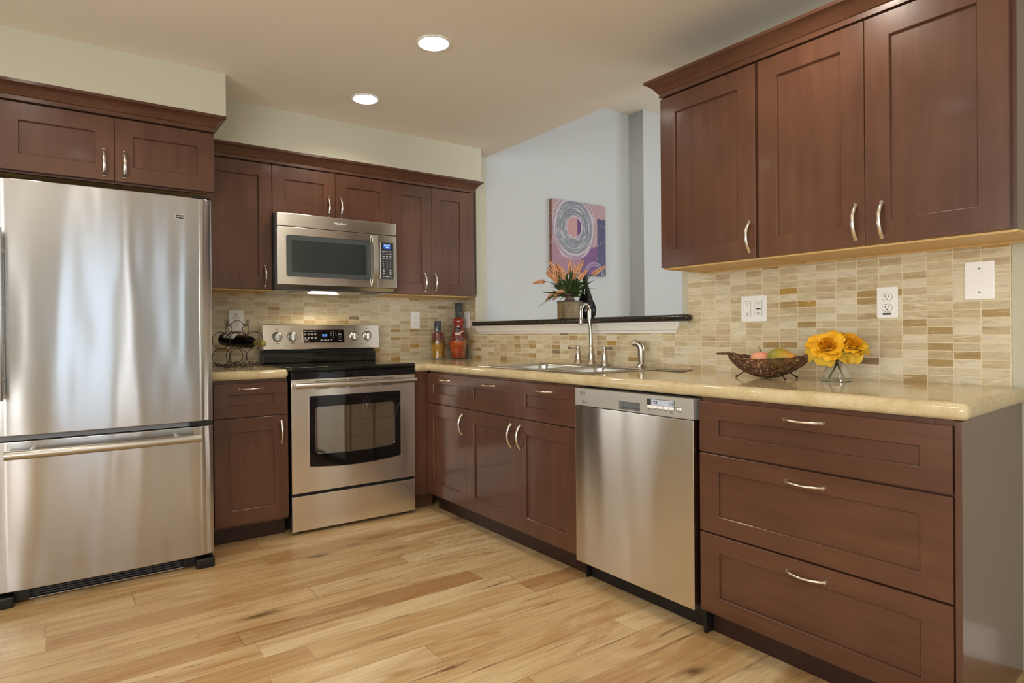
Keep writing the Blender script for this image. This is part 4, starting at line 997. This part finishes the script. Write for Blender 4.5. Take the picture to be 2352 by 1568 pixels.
capm = two_tone('wax_stopper', ['2f3134', '45484c', '55585c'], 60)
deco('twisted glass bottle layered red over gold, leftmost of the three decorative bottles', -.288, -.155,
     [(.040, 0), (.048, .004), (.047, .02), (.044, .05), (.047, .08), (.053, .105), (.0535, .135), (.047, .165), (.046, .185), (.034, .196), (.026, .2), (.025, .235)],
     [(.036, .012), (.044, .014), (.043, .03), (.041, .05), (.044, .08), (.050, .105), (.0505, .135), (.044, .165), (.043, .185), (.030, .193), (.001, .194)],
     layers('pepper_and_corn', [(.1, hexc('b98f2e')), (.5, hexc('c79a2a')), (.62, hexc('6d5a22')), (.72, hexc('7a2028')), (.95, hexc('8a2a36'))], CT, CT+.2, 110),
     [(.0255, .196), (.0255, .262), (.0275, .263), (.0275, .272), (.024, .275), (.001, .275)], capm, sq=.10, twist=6.)
deco('tall curvy red glass bottle with a dark stopper, rearmost of the decorative bottles', -.078, -.105,
     [(.050, 0), (.058, .004), (.060, .02), (.064, .09), (.069, .125), (.064, .165), (.050, .200), (.042, .225), (.040, .245), (.049, .27), (.047, .286), (.032, .305), (.026, .312), (.026, .34)],
     [(.046, .008), (.055, .01), (.057, .02), (.061, .09), (.066, .125), (.061, .165), (.047, .200), (.039, .225), (.037, .245), (.046, .27), (.044, .286), (.028, .303), (.001, .304)],
     layers('red_chillies', [(.1, hexc('8e1f12')), (.5, hexc('a92a18')), (.9, hexc('b8351c'))], CT, CT+.3, 60),
     [(.026, .306), (.0265, .392), (.029, .393), (.029, .406), (.025, .41), (.001, .41)], capm, lobes=4, la=.04)
t = deco('short amber bottle with ribbed belly and white tie, in front of the red bottle', -.170, -.236,
     [(.040, 0), (.050, .004), (.052, .02), (.055, .06), (.064, .098), (.069, .122), (.066, .134), (.045, .150), (.026, .160), (.019, .168), (.0185, .19), (.021, .200), (.021, .212)],
     [(.036, .010), (.047, .012), (.049, .02), (.052, .06), (.061, .098), (.065, .120), (.063, .130), (.001, .1305)],
     layers('orange_slices', [(.1, hexc('a8330f')), (.5, hexc('c4510f')), (.9, hexc('d0640f'))], CT, CT+.14, 35),
     [(.0195, .198), (.0195, .216), (.0215, .218), (.0215, .228), (.018, .231), (.001, .231)], capm, lobes=8, la=.025)
b = B()
for k in range(3): tube(b, [(-.170+.0205*math.cos(a*PI/8), -.236+.0205*math.sin(a*PI/8), CT+.176+.006*k) for a in range(16)], .0028, 6, closed=True)
tube(b, [(-.180, -.256, CT+.185), (-.155, -.263, CT+.195), (-.135, -.259, CT+.200)], .003, 6); obj('tie', b, M['label'], t)

# ------------------------------------------------------------------ wine rack and its bottle
KY0, KY1 = -.34, -.20
t = thing('wine_rack', 'scrolled black iron wine rack on the short counter', 'wine rack', (-1.69, -.27, CT))
rc = .0465
def circ(x, y, z, r, n=28): return [(x + r*math.cos(2*PI*k/n), y, z + r*math.sin(2*PI*k/n)) for k in range(n)]
for y, dx in ((KY0, 0), (KY1, .018)):
    for x in (-1.783, -1.6935, -1.604):
        for z in (1.0625, .9705):
            if y == KY1 and x != -1.6935: continue
            b = B(); tube(b, circ(x+dx*.6, y, z, rc), .0019, 8, closed=True); obj('ring', b, M['iron'], t)
b = B()
def scroll(pts): tube(b, pts, .0019, 8)
y = KY0
# crown scroll on top
arc = [(-1.6975 + .040*q, y, 1.1735 - .030*q*q) for q in [k/8-1 for k in range(17)]]
scroll(arc)
for s in (-1, 1):
    cx = -1.6975 + s*.046
    scroll([(cx + .0145*math.cos(a)*1.0, y, 1.155 + .0135*math.sin(a)) for a in [PI*(1+ k/10) if s > 0 else PI*(2 - k/10) for k in range(11)]])
    scroll([(cx + s*.0125 + .008*math.cos(a), y, 1.167 + .009*math.sin(a)) for a in [2*PI*k/14 for k in range(15)]])
    scroll([(cx + s*(.018*math.sin(PI*k/12)) - s*.0, y, 1.158 - .070*k/12) for k in range(13)])
    scroll([(cx - s*(.020*math.sin(PI*k/12)) + s*.002, y, 1.158 - .070*k/12) for k in range(13)])
obj('top_scroll', b, M['iron'], t)
b = B()
for yy in (KY0, KY1):
    scroll([(-1.815, yy, .9215), (-1.70, yy, .9215)]); 
    for s in (-1, 1):
        scroll([(-1.6935 + s*(.008 + .075*q), yy, .926 - .016*math.sin(PI*q)) for q in [k/10 for k in range(11)]])
        scroll([(-1.6935 + s*.022 + .0135*math.cos(a), yy, .9225 + .0135*math.sin(a)) for a in [2*PI*k/16 for k in range(15)]])
        scroll([(-1.6935 + s*.105 + .0105*math.cos(a), yy, .924 + .0105*math.sin(a)) for a in [2*PI*k/16 for k in range(15)]])
        scroll([(-1.6935 + s*.035 + s*.06*q, yy, .9215 - .012*math.sin(PI*q)) for q in [k/8 for k in range(9)]])
for x in (-1.783, -1.604): scroll([(x, KY0, .924), (x+.008, KY1, .924)]); scroll([(x, KY0, 1.0165), (x+.008, KY1, 1.0165)])
obj('base_scroll', b, M['iron'], t)
# bottle lying in the upper middle ring, neck towards the room
A0 = Vector((-1.725, -.100, 1.0675)); A1 = Vector((-1.5750, -.43, 1.041)); ax = (A1-A0); LB = ax.length; ax.normalize(); bu, bw_ = frame_of(ax)
def along(prof, seg=28):
    return [[A0 + ax*z + bu*(r*math.cos(2*PI*k/seg)) + bw_*(r*math.sin(2*PI*k/seg)) for k in range(seg)] for r, z in prof]
t = thing('wine_bottle', 'dark wine bottle lying in the wine rack, neck toward the range', 'bottle', A0 + ax*.12 - Vector((0, 0, .038)))
s_ = LB/.30
b = B(); loft(b, along([(.020, .006), (.030, 0), (.036, .006), (.0378, .02), (.0378, .18*s_), (.035, .205*s_), (.025, .225*s_), (.0165, .235*s_), (.0140, .242*s_)])); obj('bottle_glass', b, M['wine'], t)
b = B(); loft(b, along([(.0142, .24*s_), (.0150, .243*s_), (.0150, .285*s_), (.0168, .286*s_), (.0168, .298*s_), (.013, .30*s_), (.001, .30*s_)])); obj('capsule', b, M['gold'], t)
b = B(); R = []
for z in (.045, .150):
    R.append([A0 + ax*z + bu*(.0384*math.cos(a)) + bw_*(.0384*math.sin(a)) for a in [math.radians(-170 + 150*k/14) for k in range(15)]])
loft(b, R, cap=False, closed=False); lb = obj('label_paper', b, M['label'], t, norm=False)

# ------------------------------------------------------------------ fruit basket
BX, BY = -.235, -2.625
t = thing('fruit_basket', 'boat-shaped twig basket on little wire feet, on the long counter', 'basket', (BX, BY, CT))
M['twig'] = two_tone('twig', ['3d2819', '5c4029', '765638'], 60)
rnd = random.Random(11)
# the hull of the basket: long axis along the wall
def hull(s, q):
    """s along -1..1 (towards -Y), q around 0..1 across rim to rim"""
    w = .085*(1-abs(s)**2.4)+.006; a = PI*q
    depth = .064*(1-abs(s)**1.9) + .006
    rim = .980 + .020*abs(s)**2
    return Vector((BX - w*math.cos(a), BY - s*.172, rim - depth*math.sin(a)**.8))
b = B()
for k in range(190):
    s0 = rnd.uniform(-.97, .8); ds = rnd.uniform(.12, .6); q0 = rnd.uniform(0, 1); q1 = min(1, max(0, q0 + rnd.uniform(-.55, .55))); pts = []
    wob = rnd.uniform(-.03, .03)
    for j in range(10):
        u = j/9; s = max(-1, min(1, s0 + ds*u)); q = q0 + (q1-q0)*u + wob*math.sin(PI*u*2)
        pts.append(hull(s, min(1, max(0, q))) + Vector((rnd.uniform(-.003, .003), rnd.uniform(-.003, .003), rnd.uniform(-.003, .003))))
    tube(b, pts, rnd.uniform(.0014, .0026), 6)
for q in (0, .5, 1, .25, .75):
    for e in range(2): tube(b, [hull(k/12-1, q) + Vector((0, 0, .003*math.sin(k*1.7+e*2))) for k in range(25)], .0022, 6)
for s in (-.9, -.7, -.45, -.2, .05, .3, .55, .78): tube(b, [hull(s, k/10) for k in range(11)], .0019, 6)
obj('woven_bowl', b, M['twig'], t)
b = B(); tube(b, [(BX, BY+.150, .9985), (BX, BY+.195, .9975), (BX+.0, BY+.2255, .9968)], [.0045, .005, .0042], 8); tube(b, [(BX, BY+.2, .998), (BX+.006, BY+.195, 1.003), (BX, BY+.188, .9985), (BX-.005, BY+.192, .994)], .0016, 6, closed=True); obj('handle_twig', b, M['twig'], t)
b = B(); tube(b, [(BX, BY-.150, .999), (BX, BY-.185, .994), (BX, BY-.210, .991)], [.0055, .006, .003], 8); obj('handle_twig', b, M['twig'], t)
for dx, dy, ex, ey in ((-.03, .075, -.055, .098), (.02, .03, .045, .03), (-.035, -.075, -.07, -.112), (.04, -.06, .07, -.08)):
    b = B(); tube(b, [(BX+dx, BY+dy, .935), (BX+(dx+ex)/2, BY+(dy+ey)/2, .921), (BX+ex, BY+ey, CT+.0052)], .0021, 7); ball(b, (BX+ex, BY+ey, CT+.0048), .0046, 2); obj('foot', b, M['iron'], t)
# fruit
def fruit_mat(name, stops, axis=None):
    m = mat(name, rough=.35, spec=.4); tt = NT(m); p, x, y, z = tt.pos()
    tt.l.new(tt.ramp(tt.noise(p, 14, 3, .6, .5), [(s, hexc(c)) for s, c in stops]), bsdf(m).inputs['Base Color']); return m
t = thing('apple', 'pink and yellow apple in the twig basket, left of the pear', 'fruit', (BX+.0, BY+.025, .945))
b = B(); lathe(b, [(.004, .004), (.018, 0), (.030, .008), (.0395, .028), (.0405, .042), (.034, .060), (.020, .0685), (.008, .066), (.001, .062)], (BX, BY+.027, .938), 28, ); obj('flesh', b, fruit_mat('apple_skin', [(.3, 'd2a45e'), (.5, 'd8917a'), (.7, 'd9826f')]), t)
b = B(); tube(b, [(BX, BY+.027, 1.008), (BX, BY+.030, 1.018), (BX, BY+.036, 1.0285)], .0014, 6); obj('stem', b, M['twig'], t)
t = thing('pear', 'green-gold pear lying in the twig basket', 'fruit', (BX-.005, BY-.06, .95))
b = B(); pf = [(.001, 0), (.018, .003), (.032, .014), (.0395, .034), (.0385, .052), (.031, .072), (.021, .09), (.015, .108), (.011, .120), (.001, .123)]
P0 = Vector((BX-.006, BY-.018, .984)); pax = Vector((-.03, -.117, .006)).normalized(); pu, pw_ = frame_of(pax)
loft(b, [[P0 + pax*z + pu*(r*math.cos(2*PI*k/26)) + pw_*(r*math.sin(2*PI*k/26)) for k in range(26)] for r, z in pf])
def pear_mat():
    m = mat('pear_skin', rough=.35); tt = NT(m); p, x, y, z = tt.pos()
    f = tt.math('ADD', tt.math('DIVIDE', tt.math('SUBTRACT', BY-.02, y), .125), tt.math('MULTIPLY', tt.math('SUBTRACT', tt.noise(p, 25, 3), .5), .4))
    tt.l.new(tt.ramp(f, [(.15, hexc('857f2c')), (.5, hexc('a08a2e')), (.7, hexc('bd842a')), (1., hexc('c07f2a'))]), bsdf(m).inputs['Base Color']); return m
obj('flesh', b, pear_mat(), t)
b = B(); q = P0 + pax*.121; tube(b, [q, q + pax*.008, q + pax*.014 + Vector((0, 0, .006))], .0014, 6); obj('stem', b, M['twig'], t)

# ------------------------------------------------------------------ glass vase and yellow flowers
GX, GY = -.195, -2.868
t = thing('glass_vase', 'small clear glass vase holding two yellow flowers, beside the twig basket', 'vase', (GX, GY, CT))
def sqr(r, z, c=.3): return [(GX+x, GY+y, z) for x, y in rrect(-r, r, -r, r, r*c, 4, 1)]
b = B(); loft(b, [sqr(.036, CT), sqr(.0385, CT+.002), sqr(.0385, CT+.010), sqr(.036, CT+.013), sqr(.034, CT+.03), sqr(.031, CT+.052, .6), sqr(.025, CT+.064, .9), sqr(.0215, CT+.074, .99), sqr(.0215, CT+.096, .99), sqr(.0235, CT+.098, .99), sqr(.022, CT+.098, .99), sqr(.0195, CT+.095, .99), sqr(.0195, CT+.074, .99), sqr(.023, CT+.063, .9), sqr(.028, CT+.05, .6), sqr(.031, CT+.03), sqr(.031, CT+.014), sqr(.005, CT+.013)]); obj('glass', b, M['glass'], t)
b = B(); loft(b, [sqr(.0375, CT+.0003, .2), sqr(.0400, CT+.0025, .2), sqr(.0400, CT+.0105, .2), sqr(.0370, CT+.0128, .2)]); obj('base', b, clear_glass('thick_glass', (.80, .86, .84, 1), .6), t)
def yel():
    m = mat('silk_petal', rough=.6, spec=.2); tt = NT(m); p, x, y, z = tt.pos()
    bsdf(m).inputs['Subsurface Weight'].default_value = .0
    tt.l.new(tt.ramp(tt.noise(p, 22, 3, .6), [(.3, hexc('c98a14')), (.5, hexc('dba21e')), (.7, hexc('e2b53c'))]), bsdf(m).inputs['Base Color']); return m
M['petal'] = yel(); M['petal3'] = mat('silk_petal_orange', hexc('d08a12'), .6, spec=.2)
M['petal2'] = mat('silk_petal_pale', hexc('d8b03c'), .6, spec=.2)
def petal(bm, c, ax, a, r, L, w, open_, rnd, ruf=.0045):
    """a cupped petal standing on ring radius r, leaning outwards by open_"""
    ax = Vector(ax).normalized(); u, w_ = frame_of(ax); rad = u*math.cos(a) + w_*math.sin(a); tan = ax.cross(rad); rows = []
    N, Mm = 10, 10
    for i in range(N+1):
        q = i/N; th = open_*(.25 + .75*q)
        cen = Vector(c) + rad*(r + L*(q*math.sin(th))) + ax*(L*q*math.cos(th))
        ww = w*(math.sin(PI*(.12+.68*q))**.7); row = []
        for j in range(Mm+1):
            s = j/Mm*2-1; cup = -(s*s)*ww*.55
            off = tan*(ww*s) + (-rad*math.cos(th) + ax*math.sin(th))*(-cup*.9)
            rf = ruf*q*q*(math.sin(s*6+a*5) + .6*math.sin(s*13+a*9))
            row.append(bm.verts.new(cen + off + ax*rf - (ax*(abs(s)**2.5)*L*.16*q)))
        rows.append(row)
    for x_, y_ in zip(rows, rows[1:]):
        for j in range(Mm): bm.faces.new((x_[j], x_[j+1], y_[j+1], y_[j]))
def blossom(label, head, ax, stem_pts, seed, big=1.):
    r_ = random.Random(seed); head = Vector(head); t = thing('yellow_flower', label, 'flower', Vector(stem_pts[-1]), 'yellow flowers in the glass vase')
    for ring, (n, r, L, w, op, m) in enumerate(((3, .004, .034, .026, .10, 'petal3'), (4, .008, .042, .034, .45, 'petal3'), (5, .010, .050, .036, .85, 'petal'), (5, .010, .058, .040, 1.25, 'petal'), (5, .008, .060, .038, 1.65, 'petal2'))):
        b = B()
        for k in range(n): petal(b, head - Vector(ax).normalized()*(.004*ring), ax, 2*PI*k/n + ring*.7 + r_.uniform(-.15, .15), r*big, L*big*r_.uniform(.8, 1.2), w*big*r_.uniform(.85, 1.15), op + r_.uniform(-.22, .22), r_)
        o = obj('petal_ring', b, M[m], t, smooth=70, norm=False)
        so = o.modifiers.new('thick', 'SOLIDIFY'); so.thickness = .0007; o.modifiers.remove(o.modifiers['wn']); sb = o.modifiers.new('sub', 'SUBSURF'); sb.levels = 1; sb.render_levels = 1
    b = B(); tube(b, [head - Vector(ax).normalized()*.012] + [Vector(p) for p in stem_pts], .0028, 8); obj('stem', b, M['leaf'], t)
    b = B(); leaf(b, head - Vector(ax).normalized()*.02, (.3, -1, -.15), .05, .013); leaf(b, head - Vector(ax).normalized()*.02, (-.4, -.6, -.4), .04, .012); obj('leaf', b, M['leaf'], t, norm=False)
blossom('big open yellow silk flower facing the room, the front one in the glass vase', (GX-.035, GY+.012, 1.030), (-.80, -.28, .55), [(GX-.005, GY, .985), (GX+.008, GY-.008, .95), (GX+.012, GY-.024, .9175)], 5)
blossom('yellow silk flower tipping right, the rear one in the glass vase', (GX+.008, GY-.042, 1.035), (-.35, -.62, .70), [(GX+.002, GY-.004, .985), (GX+.002, GY+.008, .95), (GX-.006, GY+.024, .9175)], 9, .92)
